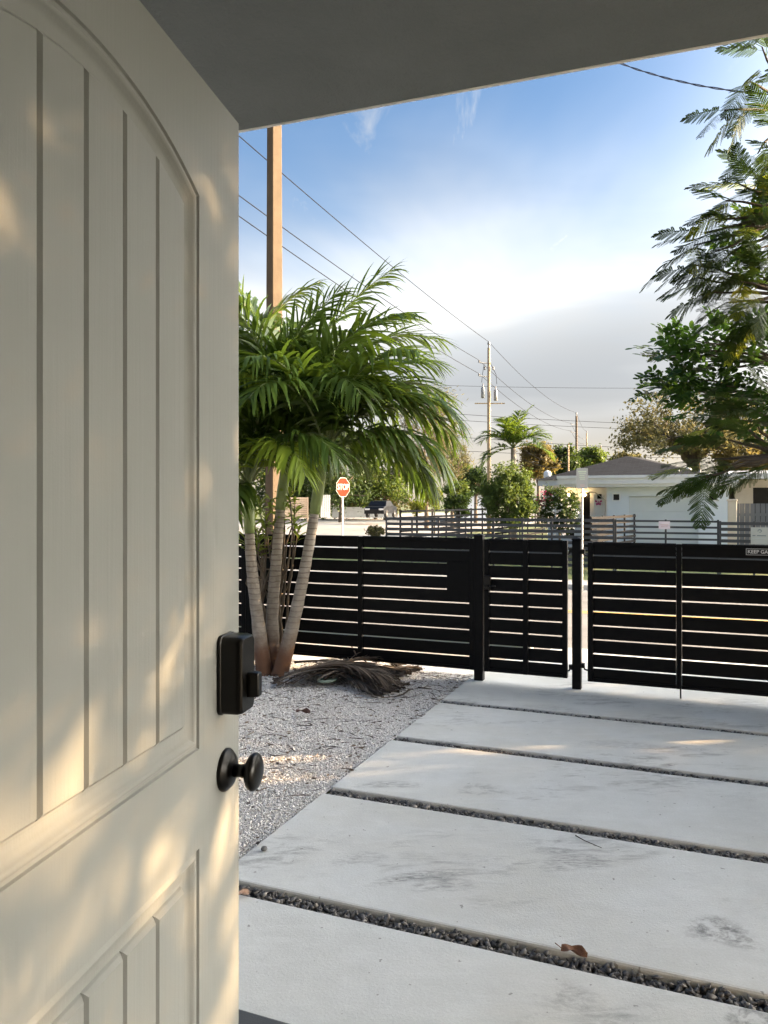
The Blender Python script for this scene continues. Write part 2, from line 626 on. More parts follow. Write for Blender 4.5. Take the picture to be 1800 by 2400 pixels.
M['dark_stones'] = mat_chips('joint_stones', [(0.0, (0.05, 0.05, 0.055)), (0.5, (0.10, 0.10, 0.105)), (0.82, (0.16, 0.155, 0.15)), (1.0, (0.30, 0.28, 0.26))], 0.7)
M['litter'] = mat_chips('leaf_litter', [(0.0, (0.02, 0.014, 0.010)), (0.5, (0.06, 0.04, 0.028)), (1.0, (0.14, 0.10, 0.06))])
M['dead_frond'] = mat_chips('dead_frond', [(0.0, (0.025, 0.018, 0.013)), (0.5, (0.085, 0.062, 0.047)), (0.85, (0.15, 0.115, 0.09)), (1.0, (0.32, 0.27, 0.22))])
M['asphalt'] = mat_plain('asphalt', (0.16, 0.155, 0.15), (0.23, 0.22, 0.21), 1.2, 0.9, 0.6, 120)
M['pavement'] = mat_plain('pavement_concrete', (0.30, 0.28, 0.255), (0.38, 0.36, 0.33), 1.5, 0.85, 0.4, 80)
M['kerb'] = mat_plain('kerb_concrete', (0.45, 0.44, 0.41), (0.55, 0.54, 0.51), 2.5, 0.85, 0.4, 80)
M['road_paint'] = mat_plain('road_paint', (0.62, 0.38, 0.05), (0.5, 0.3, 0.05), 3, 0.8)
M['palm_stem'] = mat_trunk()
M['crownshaft'] = mat_plain('crownshaft_green', (0.15, 0.20, 0.055), (0.24, 0.29, 0.10), 9, 0.45, 0.1, 60, stretch=(3, 3, 0.5))
M['palm_leaf'] = mat_leaf('palm_leaflets', (0.025, 0.053, 0.011), (0.068, 0.108, 0.018), 0.28, 0.40, (0.20, 0.29, 0.025))
M['palm_leaf_y'] = mat_leaf('palm_leaflets_yellow', (0.11, 0.17, 0.02), (0.19, 0.24, 0.03), 0.42, 0.45, (0.36, 0.48, 0.05))
M['rachis'] = mat_plain('frond_rachis', (0.12, 0.16, 0.05), (0.18, 0.21, 0.08), 6, 0.5)
M['feather_leaf'] = mat_leaf('feathery_leaflets', (0.022, 0.044, 0.012), (0.052, 0.088, 0.020), 0.28, 0.5, (0.13, 0.21, 0.025))
M['feather_leaf_y'] = mat_leaf('feathery_leaflets_yellow', (0.16, 0.20, 0.025), (0.24, 0.28, 0.035), 0.45, 0.5, (0.55, 0.60, 0.05))
M['round_leaf'] = mat_leaf('round_leaflets', (0.020, 0.050, 0.015), (0.052, 0.105, 0.024), 0.30, 0.40, (0.12, 0.24, 0.028))
M['clusia_leaf'] = mat_leaf('thick_round_leaves', (0.09, 0.15, 0.025), (0.20, 0.27, 0.05), 0.30, 0.35, (0.42, 0.50, 0.06))
M['bark'] = mat_plain('bark', (0.10, 0.075, 0.05), (0.19, 0.15, 0.11), 8, 0.9, 0.8, 40, stretch=(1, 1, 0.3))
M['bark_dark'] = mat_plain('bark_dark', (0.05, 0.04, 0.03), (0.10, 0.08, 0.06), 8, 0.9, 0.8, 40, stretch=(1, 1, 0.3))


# ----------------------------------------------------------------- ground, road, pavement
def strip_sheet(name, u0, u1, v0, v1, dz, mat, nv=24, nu=6, kind='structure', vs_list=None):
    """sheet following the fall of the ground"""
    vv = vs_list or [v0 + (v1 - v0) * i / nv for i in range(nv + 1)]
    us = [u0 + (u1 - u0) * i / nu for i in range(nu + 1)]
    Vt = [W(u, v, gz(v) + dz) for v in vv for u in us]
    k = len(us)
    Fc = [(j * k + i, j * k + i + 1, (j + 1) * k + i + 1, (j + 1) * k + i) for j in range(len(vv) - 1) for i in range(k - 1)]
    me = arrmesh(name, [tuple(p) for p in Vt], Fc, True)
    return tag(link(name, me, mat), kind=kind)


def fall(a, b, n=14):
    return [a + (b - a) * i / n for i in range(n + 1)]


strip_sheet('ground', -320, 320, -60, 420, -0.085, M['grass'], nu=20,
            vs_list=[-60, -20, 0, 4, 6.6] + fall(6.8, 10.6, 16) + [12, 16, 20, 28, 40, 60, 100, 180, 420])
SLAB_L, SLAB_R = -1.78, 1.45
# front street across the view, side street running away on the left
strip_sheet('front_road', -60, 60, 10.2, 17.6, -0.05, M['asphalt'], nu=20)
strip_sheet('side_road', -44.0, -13.2, -20, 130, -0.046, M['pavement'], nu=3, vs_list=[-20, 0, 6.6] + fall(6.8, 10.6, 10) + [14, 20, 40, 80, 130])
strip_sheet('apron', SLAB_L + 0.05, SLAB_R, 6.62, 10.3, -0.012, M['concrete'], nv=16)
strip_sheet('sidewalk', -13.3, SLAB_L + 0.045, 7.25, 8.7, -0.03, M['pavement'], nv=8)
strip_sheet('verge_path', -13.0, 14.0, 18.2, 19.5, -0.03, M['pavement'], nv=3)
for nm, u0, u1, v0, v1 in (('kerb', -13.0, SLAB_L - 0.2, 10.05, 10.2), ('kerb', SLAB_R + 0.2, 50, 10.05, 10.2), ('kerb', -12.9, 50, 17.6, 17.75)):
    mb = MB()
    z = gz(v0)
    a = [W(u0, v0, z - .1), W(u1, v0, z - .1), W(u1, v1, z - .1), W(u0, v1, z - .1), W(u0, v0, z + .06), W(u1, v0, z + .06), W(u1, v1, z + .06), W(u0, v1, z + .06)]
    mb.add(a, [(0, 3, 2, 1), (4, 5, 6, 7), (0, 1, 5, 4), (1, 2, 6, 5), (2, 3, 7, 6), (3, 0, 4, 7)])
    tag(mb.build(nm, M['kerb'], bevel=0.02), kind='structure')
mb = MB()
for v in (13.85, 14.05):
    mb.add([W(-11, v, -0.466), W(50, v, -0.466), W(50, v + .09, -0.466), W(-11, v + .09, -0.466)], [(0, 1, 2, 3)])
tag(mb.build('road_marking', M['road_paint']), kind='structure')

# shell gravel bed left of the drive
strip_sheet('gravel_bed', -9.0, SLAB_L - 0.005, 0.3, 6.75, -0.022, M['shell_bed'], nv=4, nu=4)
# bed under the paving joints
strip_sheet('joint_bed', SLAB_L, SLAB_R, 1.0, 6.6, -0.036, M['dark_bed'], nv=2, nu=2)

# driveway of five slabs
drive = bpy.data.objects.new('driveway', None)
C.objects.link(drive)
drive.rotation_euler = (0, 0, -TH)
tag(drive, kind='structure')
JV = [(0.95, 2.520), (2.610, 3.556), (3.648, 4.510), (4.598, 5.478), (5.557, 6.62)]
for i, (a, b) in enumerate(JV):
    bm = bmesh.new()
    nx, ny = 26, 6
    mb = MB().box(SLAB_L + R.uniform(-.008, .008), SLAB_R, a, b, -0.09, 0.0)
    mb.build('slab', M['concrete'], drive, bevel=0.009, seg=2)
    bm.free()


def stones(name, pts, smin, smax, flat, mat, kind='stuff', label=None, cat=None):
    """deformed octahedra at (n,3) pts"""
    n = len(pts)
    base = np.array([[1, 0, 0], [-1, 0, 0], [0, 1, 0], [0, -1, 0], [0, 0, 1], [0, 0, -1], [.7, .7, .25], [-.7, .65, -.2]], float)
    tri = np.array([[0, 6, 4], [6, 2, 4], [2, 7, 4], [7, 1, 4], [1, 3, 4], [3, 0, 4], [6, 0, 5], [2, 6, 5], [7, 2, 5], [1, 7, 5], [3, 1, 5], [0, 3, 5]])
    s = rng.uniform(smin, smax, (n, 1, 1)) * np.stack([rng.uniform(.75, 1.25, n), rng.uniform(.6, 1.0, n), rng.uniform(.6, 1.0, n) * flat], -1)[:, None, :]
    loc = base[None] * (1 + rng.uniform(-.42, .42, (n, 8, 3))) * s
    q = rng.normal(size=(n, 4))
    q[:, 1:3] *= 0.45
    q /= np.linalg.norm(q, axis=1, keepdims=True)
    w, x, y, z = q.T
    Rm = np.stack([np.stack([1 - 2 * (y * y + z * z), 2 * (x * y - z * w), 2 * (x * z + y * w)], -1),
                   np.stack([2 * (x * y + z * w), 1 - 2 * (x * x + z * z), 2 * (y * z - x * w)], -1),
                   np.stack([2 * (x * z - y * w), 2 * (y * z + x * w), 1 - 2 * (x * x + y * y)], -1)], 1)
    Vt = np.einsum('nij,nkj->nki', Rm, loc) + np.asarray(pts)[:, None, :]
    Fc = tri[None] + (np.arange(n) * 8)[:, None, None]
    o = link(name, arrmesh(name, Vt.reshape(-1, 3), Fc.reshape(-1, 3)), mat)
    return tag(o, label, cat, kind=kind)


UVm = np.array([[UU.x, UU.y], [VV.x, VV.y]])


def uv2w(u, v, z):
    xy = np.stack([u, v], -1) @ UVm
    return np.concatenate([xy, np.asarray(z)[:, None]], -1)


# dark stones in the four joints
P = []
for (a, b), (c, d) in zip(JV[:-1], JV[1:]):
    w = c - b
    n = int((SLAB_R - SLAB_L) * w / 0.00019)
    u = rng.uniform(SLAB_L + .02, SLAB_R - .02, n)
    v = rng.uniform(b + .006, c - .006, n)
    P.append(uv2w(u, v, -0.030 + rng.uniform(0, .016, n)))
stones('joint_gravel', np.concatenate(P), 0.008, 0.0175, 0.55, M['dark_stones'], label='dark grey crushed stone filling the joints between the drive slabs', cat='gravel')

# shell chips: within the corner of the bed in view and a step around it
n = 250000
u = rng.uniform(-4.6, SLAB_L - 0.012, n)
v = rng.uniform(2.0, 6.5, n)
xy = uv2w(u, v, np.zeros(n))
keep = (xy[:, 0] / xy[:, 1] > -0.30)
u, v = u[keep], v[keep]
n = len(u)
hump = 0.012 * np.sin(u * 3.1 + 1) * np.sin(v * 2.3)
P = uv2w(u, v, -0.018 + hump * 0.4 + rng.uniform(-.002, .006, n))
stones('shell_gravel', P, 0.0034, 0.0090, 0.42, M['shell_chips'], label='white crushed shell gravel covering the bed beside the drive', cat='gravel')

# leaf litter on the gravel (small bits nobody could count)
n = 2300
u = rng.uniform(-4.0, SLAB_L + 0.02, n)
v = 6.35 - 4.2 * rng.random(n) ** 1.5
P = uv2w(u, v, np.full(n, 0.004) + rng.uniform(0, .006, n))
k = rng.random(n)
Vt, Fc = [], []
for i in range(n):
    a = rng.uniform(0, 6.28)
    L = rng.uniform(.014, .045) if k[i] < .7 else rng.uniform(.05, .17)
    wd = L * rng.uniform(.25, .45) if k[i] < .7 else .0035
    cx, sx = math.cos(a), math.sin(a)
    o = len(Vt)
    b = rng.uniform(-.25, .25) * L
    for s, t_, h in ((-1, 0, .002), (-.3, 1, .006), (-.3, -1, .003), (.4, 1, .007), (.4, -1, .002), (1, 0, .004)):
        xl = s * L / 2
        yl = t_ * wd / 2 + b * (1 - s * s)
        Vt.append((P[i, 0] + cx * xl - sx * yl, P[i, 1] + sx * xl + cx * yl, P[i, 2] + h))
    Fc += [(o, o + 2, o + 1), (o + 1, o + 2, o + 4), (o + 1, o + 4, o + 3), (o + 3, o + 4, o + 5)]
tag(link('leaf_litter', arrmesh('leaf_litter', Vt, Fc), M['litter']), 'dark dry leaf bits and twiglets strewn over the white gravel', 'leaf litter', kind='stuff')

# ----------------------------------------------------------------- own house: porch, walls, overhang
HT = math.radians(19.5)
hs = empty('house', 'own house shell with doorway porch and grey stucco overhang above', 'house', (0, 0, 0), -HT)
PZ = 0.135
# in the house frame x runs along the front, y outwards
vw = 0.30
MB().box(-5.0, 4.2, vw - .2, vw, 2.25, 2.545).box(-5.0, -0.62, vw - .2, vw, -.08, 2.25).box(0.44, 4.2, vw - .2, vw, -.08, 2.25).build('front_wall', M['stucco'], hs)
MB().box(-5.0, -4.8, -6, vw - .2, -.08, 2.545).box(4.0, 4.2, -6, vw - .2, -.08, 2.545).box(-4.8, 4.0, -6, -5.8, -.08, 2.545).build('side_walls', M['interior'], hs)
boxo('room_floor', -4.8, 4.0, -5.8, vw - .2, -.08, PZ - .02, M['interior'], hs)
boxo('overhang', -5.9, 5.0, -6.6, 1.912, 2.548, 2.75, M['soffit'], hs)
boxo('drip_edge', -5.9, 5.0, 1.9135, 1.921, 2.544, 2.77, M['drip'], hs, bevel=0.003)
boxo('threshold', -0.62, 0.44, vw - .2, vw + .02, PZ - .05, PZ - .004, M['hardware'], hs)
step = MB().box(-1.65, 4.2, 0.306, 1.80, -.08, 0.118).build('porch_step', M['porch'], None, bevel=0.01, seg=2)
step.rotation_euler = (0, 0, -TH)
tag(step, 'dark grey painted porch step at the foot of the open door', 'step')

# ----------------------------------------------------------------- front door
DW, DT = 0.914, 0.045
DA = math.radians(11.6)
ddir = Vector((math.sin(DA), math.cos(DA), 0))
edge = Vector((-0.256, 1.355, PZ))
door = empty('front_door', 'off-white arched plank front door standing open on the left', 'door', edge - ddir * DW, math.pi / 2 - DA)
DH = 2.03


def panel_ring(xc, hw, zb, zt, arch, w, na=22):
    """closed outline inset by w: bottom left, bottom right, then over the top"""
    x0, x1, z0 = xc - hw + w, xc + hw - w, zb + w
    pts = [(x0, z0), (x1, z0)]
    if arch > 0:
        Rr = (hw * hw + arch * arch) / (2 * arch)
        cz = zt - Rr
        r = Rr - w
        for i in range(na + 1):
            x = x1 + (x0 - x1) * i / na
            pts.append((x, cz + math.sqrt(max(r * r - (x - xc) ** 2, 0))))
    else:
        for i in range(na + 1):
            x = x1 + (x0 - x1) * i / na
            pts.append((x, zt - w))
    return pts


PROF = [(0, 0), (0.0015, 0.004), (0.005, 0.0045), (0.009, 0.0010), (0.0125, 0.0008), (0.0155, 0.0035), (0.020, 0.0085), (0.0255, 0.0115), (0.040, 0.0125)]
xc = DW / 2
HWD = 0.298
PANELS = [(0.979, 1.922, 0.080), (0.245, 0.824, 0.0)]     # bottom, top (at crown) , rise, above the sill


def door_leaf():
    mb = MB()
    x0, x1 = xc - HWD, xc + HWD
    # stiles and rails (front face at y=0)
    (a0, a1, ar), (b0, b1, _) = PANELS

    def q(xa, xb, za, zb_):
        mb.add([(xa, 0, za), (xb, 0, za), (xb, 0, zb_), (xa, 0, zb_)], [(0, 1, 2, 3)])
    q(0, x0, 0, DH)
    q(x1, DW, 0, DH)
    q(x0, x1, 0, b0)
    q(x0, x1, b1, a0)
    top = panel_ring(xc, HWD, a0, a1, ar, 0)[2:]
    for (xa, za), (xb, zb_) in zip(top[:-1], top[1:]):
        mb.add([(xa, 0, za), (xb, 0, zb_), (xb, 0, DH), (xa, 0, DH)], [(0, 1, 2, 3)])
    # edges and back
    e = .002
    mb.add([(0, 0, 0), (DW, 0, 0), (DW, 0, DH), (0, 0, DH), (0, DT, 0), (DW, DT, 0), (DW, DT, DH), (0, DT, DH)],
           [(0, 4, 5, 1), (1, 5, 6, 2), (2, 6, 7, 3), (3, 7, 4, 0), (4, 7, 6, 5)])
    o = mb.build('door_leaf', M['door'], door)
    return o


leaf = door_leaf()
for zb_, zt_, ar in PANELS:
    rings = [panel_ring(xc, HWD, zb_, zt_, ar, w) for w, _ in PROF]
    mb = MB()
    k = len(rings[0])
    Vt = [(x, PROF[i][1], z) for i, rg in enumerate(rings) for x, z in rg]
    Fc = [(i * k + j, i * k + (j + 1) % k, (i + 1) * k + (j + 1) % k, (i + 1) * k + j) for i in range(len(rings) - 1) for j in range(k)]
    mb.add(Vt, Fc)
    mb.build('panel_moulding', M['door'], door, smooth=True, auto=math.radians(50))
    # back of the recess
    inner = rings[-1]
    xi0, xi1 = inner[0][0], inner[1][0]
    zi0 = inner[0][1]
    rg = panel_ring(xc, HWD, zb_, zt_, ar, PROF[-1][0] - 0.004)
    mb = MB()
    mb.add([(x, 0.0122, z) for x, z in rg], [tuple(range(len(rg)))])
    mb.build('panel_ground', M['door'], door)
    # six planks with bevelled edges
    npl = 6
    wp = (xi1 - xi0) / npl
    Rr = (HWD * HWD + ar * ar) / (2 * ar) if ar else None
    for i in range(npl):
        pa, pb = xi0 + i * wp + 0.0008, xi0 + (i + 1) * wp - 0.0008
        def topz(x, w):
            return (zt_ - Rr + math.sqrt((Rr - w) ** 2 - (x - xc) ** 2)) if ar else zt_ - w
        def outline(ins):
            xa, xb = pa + ins * .6, pb - ins * .6
            pts = [(xa, zi0 + 0.0005 + ins), (xb, zi0 + 0.0005 + ins)]
            for j in range(6):
                x = xb + (xa - xb) * j / 5
                pts.append((x, topz(x, PROF[-1][0] + 0.0005 + ins)))
            return pts
        o0, o1, o2 = outline(0), outline(0.002), outline(0.0075)
        m = len(o0)
        mb = MB()
        mb.add([(x, 0.0121, z) for x, z in o0] + [(x, 0.0085, z) for x, z in o1] + [(x, 0.0035, z) for x, z in o2],
               [(r * m + j, r * m + (j + 1) % m, (r + 1) * m + (j + 1) % m, (r + 1) * m + j) for r in range(2) for j in range(m)] + [tuple(2 * m + j for j in range(m))])
        mb.build('plank', M['door'], door)


def rrect(w, h, r, n=6, topbulge=0.0):
    """rounded rectangle outline, centred"""
    pts = []
    for cx, cz, a0 in ((w / 2 - r, h / 2 - r, 0), (-w / 2 + r, h / 2 - r, 90), (-w / 2 + r, -h / 2 + r, 180), (w / 2 - r, -h / 2 + r, 270)):
        for i in range(n + 1):
            a = math.radians(a0 + 90 * i / n)
            x, z = cx + r * math.cos(a), cz + r * math.sin(a)
            z += math.copysign(topbulge * (1 - (2 * x / w) ** 2), z)
            pts.append((x, z))
    return pts


# deadbolt with thumb turn
lx, lz = DW - 0.0615, 1.212 - PZ
mb = MB()
secs = [(1.0, 1.0, -0.0005), (1.0, 1.0, -0.006), (0.95, 0.975, -0.0075), (0.95, 0.975, -0.032), (0.90, 0.955, -0.039), (0.80, 0.92, -0.0425)]
base = rrect(0.066, 0.126, 0.010, 6, 0.005)
m = len(base)
for sx, sz, yy in secs:
    mb.v += [(lx + x * sx, yy, lz + z * sz) for x, z in base]
for r in range(len(secs) - 1):
    for j in range(m):
        mb.f.append((r * m + j, r * m + (j + 1) % m, (r + 1) * m + (j + 1) % m, (r + 1) * m + j))
mb.f.append(tuple((len(secs) - 1) * m + j for j in range(m)))
lock = mb.build('deadbolt_case', M['hardware'], door, smooth=True, auto=math.radians(35))
mb = MB()
tw = []
for sc_, yy in ((1.0, -0.0415), (1.0, -0.052), (0.86, -0.0605), (0.70, -0.062)):
    tw.append([(lx + 0.004 + x * sc_, yy, lz - 0.018 + z * (0.6 + .4 * sc_)) for x, z in rrect(0.021, 0.042, 0.004, 4)])
m = len(tw[0])
for r_ in tw:
    mb.v += r_
for r in range(3):
    for j in range(m):
        mb.f.append((r * m + j, r * m + (j + 1) % m, (r + 1) * m + (j + 1) % m, (r + 1) * m + j))
mb.f.append(tuple(3 * m + j for j in range(m)))
mb.build('thumb_turn', M['hardware'], lock, smooth=True, auto=math.radians(35))
# knob set
kx, kz = DW - 0.060, 1.048 - PZ
rose = MB().lathe([(0.0355, 0.0005), (0.0355, 0.004), (0.033, 0.0075), (0.030, 0.009), (0.027, 0.013), (0.018, 0.0165), (0.0125, 0.018)], 32, '-y', (kx, 0, kz)).build('rosette', M['hardware'], door, smooth=True, auto=math.radians(40))
knob = MB().lathe([(0.0112, 0.0172), (0.0108, 0.030), (0.0125, 0.038), (0.0215, 0.0415), (0.028, 0.0455), (0.0312, 0.0505), (0.0312, 0.0535), (0.0285, 0.0575), (0.022, 0.0612), (0.012, 0.0632), (0.004, 0.0638)], 32, '-y', (kx, 0, kz)).build('knob', M['hardware'], door, smooth=True)

# ----------------------------------------------------------------- black slat fence and gates
FV = 6.3
NS, PITCH, GAP1, GAPW = 10, 0.1118, 1.0855, 0.012


def slat_panel(root, u0, u1, mids, sw=0.042, zoff=0.0, nslat=NS):
    """frame of stiles and rails with slats between them, local x along the fence"""
    ztop, zbot = 1.187 + zoff, 0.082 + zoff
    stiles = [(u0, u0 + sw)] + [(m - .020, m + .020) for m in mids] + [(u1 - sw, u1)]
    for a, b in stiles:
        boxo('stile', a, b, -0.024, 0.024, zbot, ztop, M['black_metal'], root, bevel=0.002)
    for (a, b), (c, d) in zip(stiles[:-1], stiles[1:]):
        boxo('rail', b + .0005, c - .0005, -0.022, 0.022, ztop - 0.026, ztop - .0005, M['black_metal'], root, bevel=0.002)
        boxo('rail', b + .0005, c - .0005, -0.022, 0.022, zbot + .0005, zbot + 0.026, M['black_metal'], root, bevel=0.002)
        me = None
        for i in range(nslat):
            zc = GAP1 + zoff + PITCH / 2 - PITCH * i
            h = PITCH - GAPW
            if me is None:
                me = MB().box(b + .001, c - .001, -0.009, 0.009, -h / 2, h / 2).mesh('slat', bevel=0.0015)
                me.materials.append(M['black_metal'])
            link('slat', me, None, root, (0, R.uniform(-.0015, .0015), zc))


def post(uc, w, ztop, label, z0=-0.05):
    p = empty('fence_post', label, 'post', W(uc, FV, 0), -TH, 'black posts of the front fence')
    boxo('shaft', -w / 2, w / 2, -w / 2, w / 2, z0, ztop, M['black_metal'], p, bevel=0.003)
    mb = MB()
    c = w / 2 + 0.003
    mb.add([(-c, -c, ztop + .0005), (c, -c, ztop + .0005), (c, c, ztop + .0005), (-c, c, ztop + .0005), (-c, -c, ztop + .010), (c, -c, ztop + .010), (c, c, ztop + .010), (-c, c, ztop + .010), (0, 0, ztop + .026)],
           [(3, 2, 1, 0), (0, 1, 5, 4), (1, 2, 6, 5), (2, 3, 7, 6), (3, 0, 4, 7), (4, 5, 8), (5, 6, 8), (6, 7, 8), (7, 4, 8)])
    mb.build('cap', M['black_metal'], p)
    return p


fl = empty('slat_fence', 'black horizontal slat fence panel behind the palm trunks', 'fence', W(-2.8, FV, 0), -TH, 'black slat fence panels')
slat_panel(fl, -3.86 + 2.8, -1.720 + 2.8, [-2.77 + 2.8])
boxo('blanking_plate', -1.762 - .20 + 2.8, -1.763 + 2.8, -0.0125, -0.0095, 0.74, 0.985, M['black_metal'], fl, bevel=0.001)
fl2 = empty('slat_fence', 'black horizontal slat fence panel at far left beyond the end post', 'fence', W(-5.1, FV, 0), -TH, 'black slat fence panels')
slat_panel(fl2, -6.1 + 5.1, -3.96 + 5.1, [-5.0 + 5.1])
post(-3.91, 0.075, 1.19, 'black fence post hidden behind the leftmost palm trunk')
post(-1.680, 0.075, 1.205, 'black capped post between slat fence and narrow gate')
post(-0.876, 0.070, 1.190, 'black capped post between the narrow gate and wide gate')

gp = empty('pedestrian_gate', 'narrow black slatted pedestrian gate between two posts', 'gate', W(-1.29, FV, 0), -TH, 'black slatted gates')
slat_panel(gp, -1.634 + 1.29, -0.950 + 1.29, [-1.288 + 1.29], 0.040, -0.004)
# latch on the gate and its keeper
la = boxo('latch_case', -1.632 + 1.29, -1.572 + 1.29, -0.052, -0.0245, 0.765, 0.885, M['hardware'], gp, bevel=0.006, seg=2)
MB().tube([(-0.31, -0.05, 0.80), (-0.29, -0.075, 0.80), (-0.235, -0.078, 0.80)], 0.008, 8).build('lever', M['hardware'], la, smooth=True)


def hinge(root, x0, x1, z):
    """adjustable J hinge: clamp on the post, bent bolt to the gate"""
    s = 1 if x1 > x0 else -1
    mb = MB().box(min(x0, x0 + s * .026), max(x0, x0 + s * .026), -0.018, 0.018, z - .016, z + .022)
    mb.tube([(x0 + s * .018, 0, z - .004), (x0 + s * .026, 0, z - .028), (x0 + s * .045, 0, z - .032), (x1, 0, z - .032)], 0.0065, 8)
    mb.build('hinge', M['hardware'], root)


hinge(gp, -0.912 + 1.29, -0.950 + 1.29, 1.105)
hinge(gp, -0.912 + 1.29, -0.950 + 1.29, 0.165)
gb = empty('driveway_gate', 'wide black slatted driveway gate with a keep closed sign', 'gate', W(-0.79, FV, 0), -TH, 'black slatted gates')
slat_panel(gb, 0.0, 2.70, [0.678, 1.35, 2.02], 0.040, -0.014)
hinge(gb, -0.8405 + .79, 0.0, 1.095)
hinge(gb, -0.8405 + .79, 0.0, 0.185)
MB().tube([(0.690, -.032, 0.30), (0.690, -.032, -0.004)], 0.006, 8).build('drop_rod', M['hardware'], gb)
post(1.96, 0.075, 1.20, 'black capped post at the far end of the wide gate')


def text_mesh(txt, size, parent, mat, loc, rot, name='lettering', width=None):
    cu = bpy.data.curves.new('lettering', 'FONT')
    cu.body = txt
    cu.size = size
    cu.align_x = 'LEFT'
    cu.align_y = 'CENTER'
    cu.extrude = 0.0004
    cu.offset = size * 0.018
    tmp = bpy.data.objects.new('tmp', cu)
    C.objects.link(tmp)
    dg = bpy.context.evaluated_depsgraph_get()
    me = bpy.data.meshes.new_from_object(tmp.evaluated_get(dg))
    bpy.data.objects.remove(tmp)
    me.materials.clear()
    o = link(name, me, mat, parent, loc, rot)
    if width:
        xs = [v.co.x for v in me.vertices]
        o.scale = (width / (max(xs) - min(xs)), 1, 1)
    return o


M['white_paint'] = mat_plain('white_print', (0.62, 0.62, 0.60), (0.7, 0.7, 0.68), 30, 0.6)
M['sign_black'] = mat_plain('sign_black', (0.008, 0.008, 0.01), (0.012, 0.012, 0.014), 30, 0.5)
sg = empty('gate_sign', 'black notice with white border and block lettering on wide gate', 'sign', W(0.348, FV - 0.026, 1.128), -TH)
boxo('plate', 0, 0.34, -0.0025, -0.0005, -0.026, 0.026, M['sign_black'], sg)
bw = 0.0022
fr = MB()
for a in ((0.003, 0.337, 0.0215, 0.0238), (0.003, 0.337, -0.0238, -0.0215), (0.003, 0.0053, -0.0215, 0.0215), (0.3347, 0.337, -0.0215, 0.0215)):
    fr.box(a[0], a[1], -0.0034, -0.0026, a[2], a[3])
fr.build('border', M['white_paint'], sg)
text_mesh('KEEP GATE CLOSED', 0.036, sg, M['white_paint'], (0.013, -0.0032, 0), (math.radians(90), 0, 0), width=0.314)

# ----------------------------------------------------------------- vegetation builders
def unit(a):
    return a / np.maximum(np.linalg.norm(a, axis=-1, keepdims=True), 1e-9)


def leaflet_strips(base, direc, side, length, width, droop, seg=4, fold=0.0):
    """bent tapering strips. base, direc, side (n,3); length,width,droop (n,) -> V, F"""
    n = len(base)
    t = np.linspace(0, 1, seg + 1)
    prof = np.array([0.35, 1.0, 0.95, 0.62, 0.06]) if seg == 4 else np.interp(t, [0, .2, .55, 1], [.4, 1, .9, .06])
    d0 = unit(direc)
    down = np.array([0, 0, -1.0])
    # position along a curve which bends downwards
    pts = np.zeros((n, seg + 1, 3))
    pts[:, 0] = base
    for i in range(1, seg + 1):
        k = (droop * (t[i] ** 1.3))[:, None]
        dd = unit(d0 * (1 - 0.0 * k) + down * k)
        pts[:, i] = pts[:, i - 1] + dd * (length / seg)[:, None]
    sd = unit(side)
    wv = sd[:, None, :] * (width[:, None] * prof[None, :])[..., None] * 0.5
    L = pts - wv
    Rr = pts + wv
    Vt = np.stack([L, Rr], 2).reshape(n, -1, 3)
    f = []
    for i in range(seg):
        f.append((2 * i, 2 * i + 1, 2 * i + 3, 2 * i + 2))
    f = np.array(f)
    Fc = f[None] + (np.arange(n) * Vt.shape[1])[:, None, None]
    return Vt.reshape(-1, 3), Fc.reshape(-1, 4)


def frond_curve(az, e0, drop, length, n=26, bendaz=0.0, power=1.25):
    s = np.linspace(0, 1, n)
    el = e0 - drop * s ** power
    a = az + bendaz * s
    d = np.stack([np.sin(a) * np.cos(el), np.cos(a) * np.cos(el), np.sin(el)], -1)
    p = np.zeros((n, 3))
    p[1:] = np.cumsum((d[:-1] + d[1:]) * .5 * length / (n - 1), axis=0)
    return s, p, d


